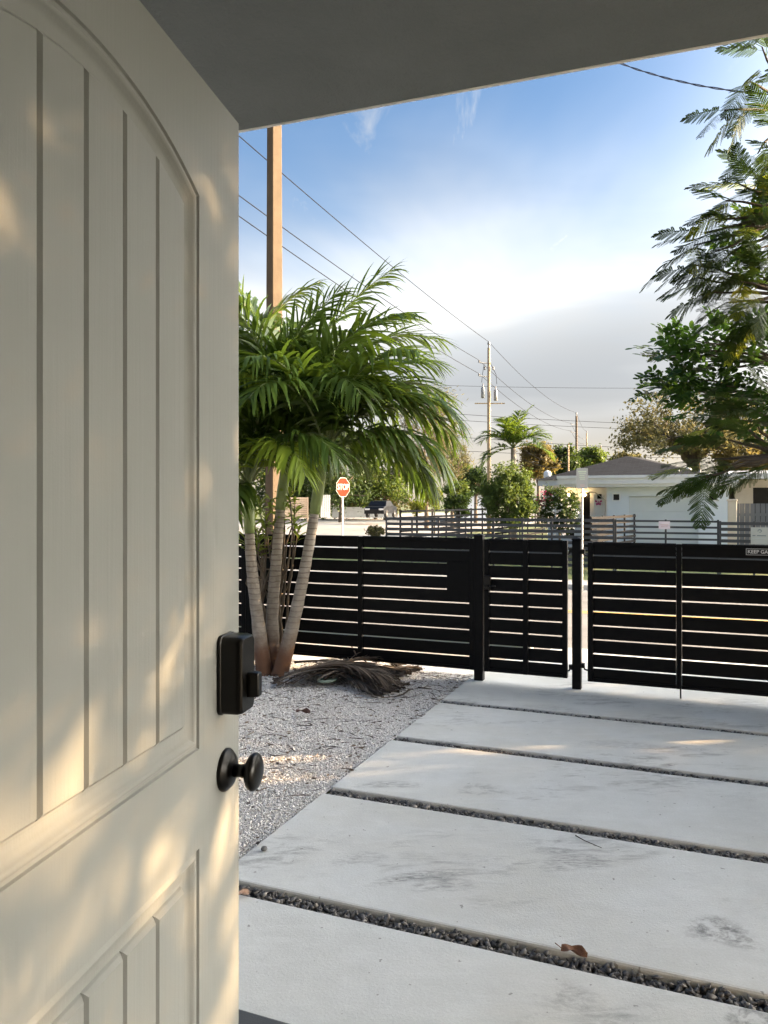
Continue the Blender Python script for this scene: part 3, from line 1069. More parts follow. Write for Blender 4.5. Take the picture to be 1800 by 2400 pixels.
def palm_frond(parent, origin, az, e0, drop, length, nl=52, leaf=0.52, wid=0.03, mat='palm_leaf', stem=0.14, bendaz=0.0, hang=0.6, rad=0.013, vee=0.35, fw=0.55, name='frond', seg=4, rmat='rachis', power=1.25):
    """pinnate frond: rachis (sub-part) and leaflets in one mesh"""
    s, p, d = frond_curve(az, e0, drop, length, bendaz=bendaz, power=power)
    t = np.linspace(stem, 0.985, nl)
    B, D, S, Ln, Wd, Dr = [], [], [], [], [], []
    for sgn in (-1, 1):
        tt = np.clip(t + rng.uniform(-.006, .006, nl), 0, 1)
        bp = np.stack([np.interp(tt, s, p[:, k]) for k in range(3)], -1)
        bd = unit(np.stack([np.interp(tt, s, d[:, k]) for k in range(3)], -1))
        hz = np.stack([np.cos(az) * np.ones(nl), -np.sin(az) * np.ones(nl), np.zeros(nl)], -1)
        upv = unit(np.cross(hz, bd))
        q = (tt - stem) / (1 - stem)
        fwd = fw + 0.9 * q
        vv = vee * (1 - q) + 0.08 + rng.uniform(-.12, .12, nl)
        dirn = unit(bd * fwd[:, None] + sgn * hz + upv * vv[:, None] + rng.normal(0, .15, (nl, 3)))
        ln = leaf * np.sqrt(np.clip(np.sin(np.pi * (0.16 + 0.80 * q)), .05, 1)) * rng.uniform(.9, 1.08, nl)
        B.append(bp), D.append(dirn)
        S.append(unit(np.cross(dirn, upv + rng.normal(0, .25, (nl, 3)))))
        Ln.append(ln)
        Wd.append(wid * rng.uniform(.8, 1.15, nl) * (0.6 + 0.5 * np.sin(np.pi * np.clip(q + .1, 0, 1))))
        Dr.append(hang * rng.uniform(.45, 1.5, nl))
    V, Fq = leaflet_strips(*[np.concatenate(x) for x in (B, D, S, Ln, Wd, Dr)], seg=seg)
    me = arrmesh(name, V, Fq)
    o = link(name, me, M[mat], parent, origin)
    mb = MB()
    idx = list(range(0, len(p), 3)) + [len(p) - 1]
    mb.tube([tuple(p[i]) for i in idx], [rad * (1 - .8 * s[i]) for i in idx], 5)
    mb.build('rachis', M[rmat], o, smooth=True)
    return o


def leafcards(pts, size, var=0.5, upbias=0.3, aspect=0.5, shape='diamond', nrm=None):
    """pointed leaf quads at pts with random attitude"""
    n = len(pts)
    a = unit(rng.normal(size=(n, 3)))
    b = rng.normal(size=(n, 3))
    b[:, 2] += upbias * 2
    nn = unit(b)
    t = unit(np.cross(nn, a))
    w = np.cross(nn, t)
    L = size * rng.uniform(1 - var, 1 + var, (n, 1))
    wd = L * aspect * rng.uniform(.7, 1.2, (n, 1))
    p = np.asarray(pts)
    V = np.stack([p - t * L * .5, p + w * wd * .5 + t * L * .05, p + t * L * .5 - nn * L * .08, p - w * wd * .5 + t * L * .05], 1)
    Fc = np.arange(n * 4).reshape(n, 4)
    return V.reshape(-1, 3), Fc


def limb(mb, a, b, r0, r1, wig=0.08, n=6, k=6):
    a, b = Vector(a), Vector(b)
    L = (b - a).length
    pts = []
    for i in range(n + 1):
        t = i / n
        q = a.lerp(b, t)
        if 0 < i < n:
            q += Vector((R.uniform(-1, 1), R.uniform(-1, 1), R.uniform(-.4, 1))) * L * wig * math.sin(math.pi * t)
        pts.append(q)
    mb.tube(pts, [r0 + (r1 - r0) * i / n for i in range(n + 1)], k)
    return pts


def tree(name, label, cat, base, trunk_h, trunk_r, cz, crad, nclump, per, lsize, leafmat, barkmat='bark', clump_r=0.28, group=None, lean=(0, 0), limbs=9, aspect=0.5, upb=0.3, flat=1.0, shell=0.55, droop=0.0, tri_twigs=True):
    """broadleaf tree: trunk with limbs reaching clumps of leaves spread through an uneven crown"""
    root = empty(name, label, cat, base, 0, group)
    cr = np.array(crad, float)
    c0 = np.array([lean[0], lean[1], cz])
    dirs = unit(rng.normal(size=(nclump, 3)))
    rr = shell + (1 - shell) * rng.random((nclump, 1)) ** 0.7
    lump = 1 + 0.22 * np.sin(dirs[:, :1] * 4 + 1.3) * np.cos(dirs[:, 2:] * 3.1 + dirs[:, 1:2] * 4)
    cl = c0 + dirs * rr * cr * lump
    if droop:
        cl[:, 2] -= droop * ((cl[:, 0] - c0[0]) ** 2 + (cl[:, 1] - c0[1]) ** 2) / max(cr[0], cr[1])
    mb = MB()
    top = Vector((lean[0] * .5, lean[1] * .5, trunk_h))
    mb.tube([(0, 0, -.15), (lean[0] * .1, lean[1] * .1, trunk_h * .4), tuple(top)], [trunk_r * 1.25, trunk_r, trunk_r * .8], 9)
    order = rng.permutation(nclump)
    for i in order[:limbs]:
        q = limb(mb, top - Vector((0, 0, R.uniform(0, trunk_h * .25))), cl[i], trunk_r * .5, trunk_r * .08, 0.10)
        for j in order[limbs:limbs + 60]:
            if np.linalg.norm(cl[j] - cl[i]) < max(cr) * .55 and R.random() < .5:
                limb(mb, q[3], cl[j], trunk_r * .18, trunk_r * .03, 0.08, 4, 4)
    mb.build('trunk', M[barkmat], root, smooth=True)
    npts = nclump * per
    which = rng.integers(0, nclump, npts)
    sz = clump_r * rng.uniform(.5, 1.35, nclump)[which][:, None] * cr.mean()
    pts = cl[which] + rng.normal(size=(npts, 3)) * sz * np.array([1, 1, flat]) * .55
    V, Fc = leafcards(pts, lsize, .45, upb, aspect)
    o = link('crown', arrmesh('crown', V, Fc), M[leafmat], root)
    return root


# ----------------------------------------------------------------- palms by the fence
def palm_stem(root, pts, radii, top_shaft, shaft_r):
    P = [Vector(p) for p in pts]
    # smooth spline through the points
    out, rad = [], []
    for i in range(len(P) - 1):
        p0, p1, p2, p3 = P[max(i - 1, 0)], P[i], P[i + 1], P[min(i + 2, len(P) - 1)]
        for k in range(8):
            t = k / 8
            q = 0.5 * ((2 * p1) + (p2 - p0) * t + (2 * p0 - 5 * p1 + 4 * p2 - p3) * t * t + (3 * p1 - p0 - 3 * p2 + p3) * t ** 3)
            out.append(q)
            rad.append(radii[i] + (radii[i + 1] - radii[i]) * t)
    out.append(P[-1])
    rad.append(radii[-1])
    o = root.location
    # leaf-scar rings stand out a little
    for j in range(len(out)):
        rad[j] *= 1 + 0.03 * math.sin(j * 2.1)
    MB().tube([q - o for q in out], rad, 14).build('trunk', M['palm_stem'], root, smooth=True)
    d = (P[-1] - P[-2]).normalized()
    a = P[-1]
    b = a + (Vector(top_shaft) - a)
    n = 6
    pts2 = [a.lerp(b, i / n) - o for i in range(n + 1)]
    rr = [shaft_r * x for x in (0.98, 1.12, 1.12, 1.05, .95, .82, .62)]
    MB().tube(pts2, rr, 14).build('crownshaft', M['crownshaft'], root, smooth=True)
    return b


PALM_G = 'palms growing in a clump by the fence'
D0 = 6.75


def rad_(x):
    return math.radians(x)


def make_palm(label, base_px, path, shaft_top, fronds, r0=0.062, r1=0.042, sr=0.045):
    b = px(*base_px)
    b.z = 0.0
    root = empty('palm_tree', label, 'palm', b, 0, PALM_G)
    pts = [Vector((b.x, b.y, -0.06))] + [px(*q) for q in path]
    n = len(pts)
    radii = [r0 * 1.25] + [r0 + (r1 - r0) * i / (n - 1) for i in range(1, n)]
    top = palm_stem(root, pts, radii, px(*shaft_top), sr)
    for f in fronds:
        palm_frond(root, top - root.location + Vector((0, 0, -0.03)), rad_(f[0]), rad_(f[1]), rad_(f[2]), f[3] * (0.93 if f[1] > 75 and base_px[0] != 652 else 0.84 if not 55 < f[0] < 130 else {652: 0.70, 641: 0.78}.get(base_px[0], 0.84)), leaf=(f[4] if len(f) > 4 else 0.5) * 0.88,
                   hang=(f[5] if len(f) > 5 else 0.6) * 1.3, mat=f[6] if len(f) > 6 else 'palm_leaf', bendaz=rad_(f[7]) if len(f) > 7 else 0.0, wid=0.036, nl=54)
    # spear leaf
    s, p, d = frond_curve(rad_(R.uniform(0, 360)), rad_(82), rad_(12), 0.9, 8)
    MB().tube([tuple(Vector(q) + (top - root.location)) for q in p], [0.016 - .0018 * i for i in range(8)], 6).build('spear_leaf', M['rachis'], root, smooth=True)
    return root


# azimuth (90 = right in the picture, 180 = towards the camera), start elevation, total drop, length, leaflet length, hang
make_palm('leftmost palm of the clump, stem ringed right beside the door edge', (622, 1577, 6.72),
          [(604, 1450, 6.74), (590, 1330, 6.76), (585, 1250, 6.78)], (582, 1130, 6.8),
          [(100, 78, 80, 1.9, .55, .6), (255, 62, 120, 1.7, .55), (300, 72, 100, 1.8, .55), (350, 74, 95, 1.9, .55), (45, 80, 70, 2.0, .6),
           (130, 60, 115, 1.6, .55, 1.0), (240, 35, 110, 1.4, .55, 1.1), (20, 60, 115, 1.7, .55), (80, 87, 40, 1.9, .55), (75, 60, 120, 1.6, .55, .9), (110, 86, 55, 2.1, .6, .5), (60, 76, 85, 2.0, .6, .6), (330, 84, 60, 2.1, .6, .5), (190, 10, 85, 1.1, .5, 1.3),
           (145, 56, 120, 1.5, .5, .9, 'palm_leaf_y')])
make_palm('middle palm of the clump, upright stem with sunlit streak', (641, 1575, 6.80),
          [(638, 1450, 6.84), (648, 1310, 6.88), (657, 1195, 6.92)], (675, 1050, 6.95),
          [(95, 84, 55, 2.1, .62, .5), (60, 80, 75, 2.15, .62, .5), (120, 78, 85, 2.0, .6, .6), (290, 87, 45, 2.1, .6, .5), (320, 76, 90, 2.0, .6), (10, 80, 80, 2.1, .6), (145, 68, 115, 1.8, .58, .8),
           (225, 62, 125, 1.7, .55, .8), (270, 70, 110, 1.8, .58), (105, 68, 112, 1.9, .6, .9), (75, 76, 90, 2.2, .62, .6), (30, 74, 95, 2.1, .6), 
           (240, 84, 60, 2.2, .6), (300, 82, 60, 2.0, .6, .5), (350, 84, 65, 2.0, .6, .5), (205, 74, 100, 1.5, .45, .9, 'palm_leaf_y')])
make_palm('rightmost palm of the clump, stem leaning right in front of fence', (652, 1583, 6.70),
          [(690, 1450, 6.68), (717, 1320, 6.70), (737, 1205, 6.72)], (762, 1055, 6.74),
          [(92, 66, 122, 2.15, .66, .9), (75, 60, 120, 2.1, .66, .9), (98, 40, 112, 1.85, .64, 1.2), (205, 66, 112, 1.7, .58, .8),
           (30, 68, 108, 2.0, .6), (350, 76, 95, 1.9, .6), (300, 70, 105, 1.8, .58), (80, 78, 88, 2.1, .64, .7), (88, 26, 100, 1.65, .6, 1.3), 
           (68, 72, 105, 2.15, .64, .8), (135, 76, 95, 1.8, .6, .7), (210, 74, 95, 1.7, .58, .7), (50, 30, 100, 1.7, .6, 1.2)])
make_palm('palm half hidden behind the door edge at far left', (515, 1590, 7.0),
          [(530, 1450, 7.05), (540, 1300, 7.1), (545, 1150, 7.15)], (548, 960, 7.2),
          [(80, 84, 60, 1.7), (110, 70, 110, 1.7), (50, 72, 100, 1.8), (150, 60, 120, 1.6), (200, 58, 120, 1.5), (260, 66, 110, 1.6), (320, 66, 110, 1.7), (10, 66, 110, 1.7), (95, 45, 120, 1.5, .5, .9), (130, 35, 120, 1.3, .5, 1.0), (90, 15, 100, 1.4, .5, 1.2), (120, 62, 110, 1.6)])

# ----------------------------------------------------------------- dead fronds, hose, litter pieces
DEAD_G = 'dead palm fronds heaped by the fence'
pile = [(700, 1568, 6.55, 95, .75), (735, 1578, 6.45, 112, .7), (725, 1588, 6.35, 72, .7), (690, 1552, 6.75, 97, .95), (770, 1565, 6.5, 130, .6), (705, 1592, 6.25, 60, .6),
        (800, 1578, 6.4, 140, .45), (735, 1555, 6.7, 84, .85), (870, 1575, 6.4, 262, .7), (860, 1588, 6.3, 296, .6), (800, 1560, 6.6, 50, .5), (830, 1580, 6.35, 330, .4), (760, 1590, 6.3, 20, .4)]
for i, (a, b, d, az, L) in enumerate(pile):
    p = px(a, b, d)
    p.z = 0.035 + 0.018 * (i % 6)
    o = palm_frond(None, p, rad_(az), rad_(13 - 2 * (i % 4)), rad_(28), L, nl=44, leaf=0.36, wid=0.017, mat='dead_frond', hang=0.55, vee=0.25, fw=2.4, name='dead_palm_frond', rmat='dead_frond', rad=0.012)
    # flatten so the leaflets rest on the ground
    me = o.data
    for v in me.vertices:
        z = v.co.z + p.z
        if z < 0.006 + 0.02 * (i % 6) * 0.5:
            v.co.z = 0.006 + 0.004 * (i % 6) + R.uniform(0, .03) - p.z
        elif z > 0.16:
            v.co.z = 0.16 + (z - .16) * .3 - p.z
    tag(o, 'brown withered palm frond lying in the heap beside the palms', 'dead frond', DEAD_G)

M['hose'] = mat_plain('green_hose', (0.16, 0.22, 0.18), (0.24, 0.31, 0.26), 30, 0.5)
c = px(766, 1594, 6.32)
pts = []
for i in range(30):
    a = 6.0 * i / 29 + 0.6
    rr = 0.062 + 0.010 * i / 29
    pts.append((rr * math.cos(a), rr * math.sin(a) * 1.0, 0.016 + 0.020 * i / 29))
o = MB().tube(pts, 0.0125, 10).build('hose_piece', M['hose'], None, smooth=True, loc=(c.x, c.y, 0.004))
tag(o, 'short curled piece of pale green hose lying on the gravel', 'hose')
M['twig'] = mat_plain('twig', (0.03, 0.022, 0.016), (0.06, 0.045, 0.03), 20, 0.9)


def ground_line(pp, z=0.012):
    out = []
    for a, b in pp:
        d = (CAMZ - z) * F / (b - HZ)
        out.append(px(a, b, d))
    return out


o = MB().tube(ground_line([(870, 1600), (868, 1617), (878, 1629), (900, 1634), (925, 1633), (945, 1627), (959, 1616)]), [.004, .004, .004, .005, .005, .006, .008], 6).build('curved_twig', M['twig'], None, smooth=True)
tag(o, 'dark curved stalk bent like a bow on the gravel', 'twig')
o = MB().tube(ground_line([(980, 1611), (996, 1613), (1012, 1615)], .014), [.008, .005, .004], 6).build('short_twig', M['twig'], None, smooth=True)
tag(o, 'short straight dark stalk on the gravel near the drive', 'twig')
o = MB().tube(ground_line([(1349, 1958), (1370, 1970), (1410, 1987)], .005), [.0025, .0018, .0012], 5).build('thin_twig', M['twig'], None)
tag(o, 'thin dry twig lying across the fourth slab from the fence', 'twig')
o = MB().tube(ground_line([(745, 1505), (800, 1502), (818, 1503), (835, 1535)], .16), .008, 6).build('bent_stalk', M['dead_frond'], None, smooth=True)
o.location.z -= 0.0
tag(o, 'long bent dry stalk sticking up out of the frond heap', 'dead frond')


def crumpled_leaf(name, label, at, size, cols, rot, seed):
    g = np.random.default_rng(seed)
    n, m = 9, 6
    V, Fc = [], []
    for i in range(n):
        t = i / (n - 1)
        w = math.sin(math.pi * (0.06 + 0.9 * t)) ** 0.8 * 0.36
        for j in range(m):
            s = (j / (m - 1) - .5) * 2
            z = 0.22 * abs(s) ** 1.5 * w * 2 + 0.16 * math.sin(t * 7 + s * 2) * .6 + g.uniform(-.03, .03)
            V.append((size * (t - .5), size * w * s * (0.75), size * (z + .12)))
    for i in range(n - 1):
        for j in range(m - 1):
            Fc.append((i * m + j, i * m + j + 1, (i + 1) * m + j + 1, (i + 1) * m + j))
    mm = mat_plain(name + '_colour', cols[0], cols[1], 25, 0.7, 0.4, 120)
    mb = MB().add(V, Fc)
    mb.tube([(-size * .5, 0, size * .14), (-size * .75, size * .03, size * .25)], size * .018, 5)
    o = mb.build(name, mm, None, smooth=True, loc=at, rot=(0.1, 0.1, rot))
    return tag(o, label, 'leaf')


q = ground_line([(1345, 2238)], .01)[0]
crumpled_leaf('dry_leaf', 'curled reddish-brown dry leaf resting on the nearest dark joint', q, 0.085, ((0.12, 0.05, 0.025), (0.26, 0.13, 0.07)), -0.35, 3)
q = ground_line([(566, 2100)], .006)[0]
crumpled_leaf('pale_leaf', 'small pinkish dry leaf at the slab edge by the door', q, 0.06, ((0.35, 0.22, 0.16), (0.5, 0.36, 0.28)), 0.5, 4)
q = ground_line([(710, 1672)], .012)[0]
crumpled_leaf('red_leaf', 'dark reddish dead leaf lying alone on the white gravel', q, 0.10, ((0.05, 0.025, 0.02), (0.12, 0.06, 0.045)), 0.2, 5)
q = ground_line([(619, 1988)], .012)[0]
o = MB().lathe([(0.004, -.009), (.012, -.006), (.0145, 0.0), (.012, .007), (.004, .010)], 9).build('pebble', M['dark_stones'], None, loc=(q.x, q.y, 0.010))
tag(o, 'single dark pebble lying on the slab near the door', 'pebble')

# ----------------------------------------------------------------- broad-leaved shrub behind the palms
sh = empty('shrub', 'shrub with thick rounded glossy leaves behind the palm trunks', 'shrub', px(640, 1400, 7.05) * 1, 0)
sh.location.z = 0.0
b0 = sh.location.copy()
bmleaf = []
for v_ in range(2):
    V, Fc = [], []
    n, m = 7, 4
    for i in range(n):
        t = i / (n - 1)
        w = np.interp(t, [0, .12, .35, .65, .88, 1], [.04, .12, .34, .5, .42, .08]) * .62
        for j in range(m):
            s = (j / (m - 1) - .5) * 2
            V.append((t, s * w * .5, 0.10 * math.sin(t * 2.6) + .06 * s * s - (.04 * v_) * t))
    for i in range(n - 1):
        for j in range(m - 1):
            Fc.append((i * m + j, i * m + j + 1, (i + 1) * m + j + 1, (i + 1) * m + j))
    me = arrmesh('leaf', V, Fc, True)
    me.materials.append(M['clusia_leaf'])
    bmleaf.append(me)
tips = [(610, 1180), (640, 1170), (665, 1200), (685, 1165), (690, 1215), (620, 1215), (645, 1235), (610, 1245), (690, 1185), (668, 1160), (598, 1205), (630, 1260), (605, 1275), (655, 1185), (695, 1240), (590, 1230), (575, 1200), (570, 1260)]
mb = MB()
for (a, b) in tips:
    tp = px(a + R.uniform(-6, 6), b, 7.05 + R.uniform(-.15, .12)) - b0
    limb(mb, (R.uniform(-.05, .05), R.uniform(-.05, .05), 0.0), tp, 0.016, 0.006, .06, 5, 5)
    k0 = R.random() * 6
    for k in range(11):
        a_ = k0 + k * 2.4
        el = R.uniform(-.3, 1.0)
        L = R.uniform(.085, .125)
        o = link('leaf', bmleaf[k % 2], None, sh, tp + Vector((0, 0, -.012 * k)))
        o.rotation_euler = (R.uniform(-.4, .4), -el, a_)
        o.scale = (L, L, L)
mb.build('stems', M['bark'], sh, smooth=True)


# ----------------------------------------------------------------- two trees overhanging from the right
def feather_leaf_mesh(nm, fine=True, npin=15, L=1.0):
    """bipinnate leaf of length 1 along +x: feather-like pinnae of tiny leaflets"""
    Vt, Fq = [], []
    for i in range(npin):
        t = 0.16 + 0.84 * i / (npin - 1)
        sag = -0.18 * t * t
        pl = 0.27 * math.sin(math.pi * (0.20 + 0.72 * t)) ** 0.7
        for sgn in (-1, 1):
            ang = math.radians(62 - 30 * t + R.uniform(-5, 5))
            d = np.array([math.cos(ang), sgn * math.sin(ang), -0.30 + R.uniform(-.22, .22)])
            d /= np.linalg.norm(d)
            nrm = np.array([0.0, 0.0, 1.0])
            sd = np.cross(nrm, d)
            sd /= np.linalg.norm(sd)
            b = np.array([t, 0, sag])
            if fine:
                nlf = 15
                for k in range(nlf):
                    s = (k + .7) / nlf
                    w = 0.034 * math.sin(math.pi * (0.18 + 0.74 * s)) ** .6
                    c = b + d * pl * s + np.array([0, 0, -.10 * pl * s * s])
                    for s2 in (-1, 1):
                        e = unit(d * .55 + sd * s2)
                        e2 = np.cross(nrm, e)
                        hw = 0.0125
                        o = len(Vt)
                        Vt += [c, c + e * w * .5 + e2 * hw, c + e * w + np.array([0, 0, .004]), c + e * w * .5 - e2 * hw]
                        Fq.append((o, o + 1, o + 2, o + 3))
            else:
                o = len(Vt)
                w = 0.030
                Vt += [b, b + d * pl * .45 + sd * w, b + d * pl + np.array([0, 0, -.1 * pl]), b + d * pl * .45 - sd * w]
                Fq.append((o, o + 1, o + 2, o + 3))
    # rachis as a thin strip pair
    o = len(Vt)
    for t in (0, .35, .7, 1.0):
        for s in (-1, 1):
            Vt.append(np.array([t, s * 0.006 * (1.2 - t), -0.18 * t * t + .003]))
    for i in range(3):
        Fq.append((o + 2 * i, o + 2 * i + 1, o + 2 * i + 3, o + 2 * i + 2))
    return np.array(Vt), np.array(Fq)


def sprig_mesh(npair=5):
    """pinnate sprig of rounded leaflets, length 1 along +x"""
    Vt, Fq = [], []
    spots = [(0.25 + 0.70 * i / (npair - 1), s) for i in range(npair) for s in (-1, 1)] + [(1.0, 0)]
    for t, s in spots:
        ang = s * math.radians(R.uniform(48, 68))
        d = np.array([math.cos(ang), math.sin(ang), R.uniform(-.25, .15)])
        d /= np.linalg.norm(d)
        nrm = unit(np.array([R.uniform(-.35, .35), R.uniform(-.35, .35), 1.0]))
        w = unit(np.cross(nrm, d))
        b = np.array([t, 0, -.12 * t * t])
        L = R.uniform(.26, .36)
        o = len(Vt)
        for q, wd in ((0.06, .03), (.30, .36), (.58, .48), (.84, .34), (1.0, .05)):
            for s2 in (-1, 1):
                Vt.append(b + d * L * q + w * L * wd * .5 * s2 + nrm * (.05 * L * abs(s2) * wd - .06 * L * q * q))
        for i in range(4):
            Fq.append((o + 2 * i, o + 2 * i + 1, o + 2 * i + 3, o + 2 * i + 2))
    o = len(Vt)
    for t in (0, .5, 1.0):
        for s in (-1, 1):
            Vt.append(np.array([t, s * 0.010, -.12 * t * t]))
    for i in range(2):
        Fq.append((o + 2 * i, o + 2 * i + 1, o + 2 * i + 3, o + 2 * i + 2))
    return np.array(Vt), np.array(Fq)


FEA = [arrmesh('leaf', *feather_leaf_mesh('leaf')) for _ in range(3)]
for f in FEA:
    f.materials.append(M['feather_leaf'])
FEY = arrmesh('leaf', *feather_leaf_mesh('leaf'))
FEY.materials.append(M['feather_leaf_y'])
SPR = [arrmesh('leaf', *sprig_mesh(R.choice((4, 5, 6)))) for _ in range(4)]
for f in SPR:
    f.materials.append(M['round_leaf'])
fe_coarse = feather_leaf_mesh('leaf', fine=False)


def orient(o, d, roll, s):
    d = Vector(d).normalized()
    q = d.to_track_quat('X', 'Z')
    o.rotation_mode = 'QUATERNION'
    o.rotation_quaternion = q @ Quaternion((1, 0, 0), roll)
    o.scale = (s, s, s)


def merged_leaves(pts, dirs, scl, VF, up=None):
    """many copies of a unit leaf joined in one mesh"""
    V0, F0 = VF
    n = len(pts)
    x = unit(dirs)
    zz = rng.normal(0, .35, (n, 3))
    zz[:, 2] += 1
    y = unit(np.cross(zz, x))
    z = np.cross(x, y)
    V = (V0[None, :, 0:1] * x[:, None] + V0[None, :, 1:2] * y[:, None] + V0[None, :, 2:3] * z[:, None]) * scl[:, None, None] + pts[:, None]
    Fc = F0[None] + (np.arange(n) * len(V0))[:, None, None]
    return V.reshape(-1, 3), Fc.reshape(-1, F0.shape[1])


# feathery tree: trunk beside the drive, boughs over it
ft_base = W(2.15, 4.25, 0)
ft = empty('feathery_tree', 'tree with feathery fern-like leaves reaching in from the right', 'tree', ft_base)
mb = MB()
ftop = Vector((-.10, .15, 2.0))
mb.tube([(0, 0, -.1), (.03, .05, 1.0), tuple(ftop)], [.15, .12, .105], 10)
# twig tips in view: column, row, depth
vis = [(1800, 110, 4.3), (1770, 190, 4.2), (1712, 258, 4.1), (1760, 245, 4.2), (1830, 300, 4.0), (1790, 360, 4.3), (1810, 395, 4.1), (1745, 430, 4.2), (1790, 420, 4.4), (1715, 470, 4.1), (1775, 500, 4.2),
       (1690, 515, 4.2), (1665, 545, 4.2), (1740, 545, 4.0), (1820, 470, 4.2), (1640, 575, 4.2), (1690, 590, 4.1), (1632, 620, 4.2), (1720, 600, 4.3), (1700, 650, 4.2), (1680, 685, 4.1), (1650, 650, 4.2), (1750, 660, 4.1), (1715, 710, 4.1),
       (1780, 640, 4.3), (1790, 700, 4.1), (1830, 620, 4.2), (1750, 715, 4.2), (1820, 560, 4.4), (1800, 740, 4.2),
       (1668, 1118, 3.7), (1700, 1090, 3.8), (1735, 1100, 3.8), (1720, 1030, 3.9), (1760, 1000, 3.9), (1690, 1075, 3.9), (1795, 1040, 3.8), (1840, 1010, 3.8),
       (1780, 960, 4.0), (1830, 940, 3.9), (1820, 1090, 3.8), (1740, 985, 4.0), (1790, 1000, 3.7)]
cnt = 0
heads = [(1850, 250, 4.4), (1880, 500, 4.3), (1900, 700, 4.3), (1850, 1000, 4.0), (1830, 1070, 3.9)]
hp = [px(*h) - ft_base for h in heads]
for h in hp:
    limb(mb, ftop - Vector((0, 0, .2)), h, .055, .022, .06, 6, 7)
for (a, b, d) in vis:
    tp = px(a - 14, b, d) - ft_base
    j = min(range(len(hp)), key=lambda i: (hp[i] - tp).length)
    w = limb(mb, hp[j], tp, .016, .004, .05, 5, 5)
    back = (tp - hp[j]).normalized()
    for k in range(4 if b < 900 else 3):
        at = tp.lerp(hp[j], R.uniform(0, .30)) if k else tp
        dd = back * 0.8 + Vector((R.uniform(-.7, .6), R.uniform(-.9, .5), R.uniform(-.75, .25) if b < 900 else R.uniform(-.35, .2)))
        yel = (R.random() < .07)
        o = link('leaf', FEY if yel else FEA[k % 3], None, ft, at)
        orient(o, dd, R.uniform(-.7, .7), R.uniform(.22, .34))
        cnt += 1
# the rest of the crown, out of the picture to the right
pts = []
for n, cc, rr in ((970, (0.95, -1.25, 3.35), (2.1, 2.6, 1.10)), (290, (0.9, -1.0, 2.05), (1.9, 2.3, 0.75)), (230, (0.35, 0.45, 3.0), (1.3, 1.2, 1.3))):
    pts.append(np.array(cc) + unit(rng.normal(size=(n, 3))) * (rng.random((n, 1)) ** .45) * np.array(rr))
pts = np.concatenate(pts)
wp = pts + np.array(ft_base)
scr = wp[:, 0] / wp[:, 1]
ok = ((scr > 0.56) | (wp[:, 1] < 0.5)) & (wp[:, 2] > 1.2)
ok &= ~((np.abs(wp[:, 0]) < 1.0) & (wp[:, 1] < 2))
pts = pts[ok]
dirs = unit(pts - np.array([0.0, 0, 2.2])) + rng.normal(0, .5, pts.shape)
V, Fc = merged_leaves(pts, dirs, rng.uniform(.28, .44, len(pts)), fe_coarse)
tag(link('outer_crown', arrmesh('outer_crown', V, Fc), M['feather_leaf'], ft), kind='stuff')
for i in range(14):
    limb(mb, ftop, Vector(pts[i * 3 % len(pts)]), .05, .012, .08, 6, 6)
mb.build('trunk', M['bark_dark'], ft, smooth=True)

# round-leaved tree by the gate
rt_base = W(2.35, 5.75, 0)
rt = empty('round_leaved_tree', 'tree with dark rounded leaflets hanging in from the right edge', 'tree', rt_base)
mb = MB()
rtop = Vector((-.05, 0, 1.9))
mb.tube([(0, 0, -.1), (.02, .02, 1.0), tuple(rtop)], [.10, .085, .07], 9)
vis = [(1525, 812, 4.9), (1545, 835, 4.8), (1570, 790, 4.8), (1580, 825, 4.9), (1545, 870, 4.9), (1600, 850, 4.8), (1530, 905, 4.9), (1510, 910, 4.9), (1560, 895, 4.8), (1580, 920, 4.9), (1610, 890, 4.7), (1630, 830, 4.8), (1640, 790, 4.8), (1660, 865, 4.7),
       (1680, 800, 4.8), (1690, 850, 4.7), (1640, 920, 4.7), (1680, 905, 4.6), (1710, 880, 4.7), (1720, 825, 4.8), (1730, 910, 4.6), (1755, 850, 4.7), (1760, 890, 4.6), (1785, 830, 4.7), (1790, 880, 4.6), (1775, 930, 4.6), (1700, 940, 4.6), (1650, 945, 4.7), (1740, 950, 4.6),
       (1700, 770, 4.9), (1750, 780, 4.8), (1790, 785, 4.8), (1600, 940, 4.8), (1720, 540, 4.5), (1745, 520, 4.5), (1770, 545, 4.4), (1735, 580, 4.4), (1760, 590, 4.5), (1790, 560, 4.4), (1790, 610, 4.5), (1780, 510, 4.5), (1620, 960, 4.7), (1790, 960, 4.5), (1770, 980, 4.6), (1680, 970, 4.6)]
heads = [(1850, 850, 4.7), (1840, 930, 4.7), (1860, 580, 4.6)]
hp = [px(*h) - rt_base for h in heads]
for h in hp:
    limb(mb, rtop, h, .04, .016, .05, 6, 6)
for (a, b, d) in vis:
    tp = px(a + 22, b, d) - rt_base
    j = min(range(len(hp)), key=lambda i: (hp[i] - tp).length)
    limb(mb, hp[j], tp, .010, .003, .05, 5, 4)
    back = (tp - hp[j]).normalized()
    for k in range(6):
        at = tp.lerp(hp[j], R.uniform(0, .22)) if k else tp
        at = at + Vector((R.uniform(-.05, .05), R.uniform(-.1, .1), R.uniform(-.06, .06))) * (k > 0)
        dd = back * 0.6 + Vector((R.uniform(-.8, .6), R.uniform(-.9, .6), R.uniform(-.5, .7)))
        o = link('leaf', SPR[k % 4], None, rt, at)
        orient(o, dd, R.uniform(-.8, .8), R.uniform(.13, .20))
n = 750
cc = np.array([0.5, -0.2, 2.5])
pts = cc + unit(rng.normal(size=(n, 3))) * (rng.random((n, 1)) ** .45) * np.array([1.4, 1.5, 1.0])
wp = pts + np.array(rt_base)
pts = pts[(wp[:, 0] / wp[:, 1] > 0.53) & (wp[:, 2] > .8)]
V0, F0 = sprig_mesh(5)
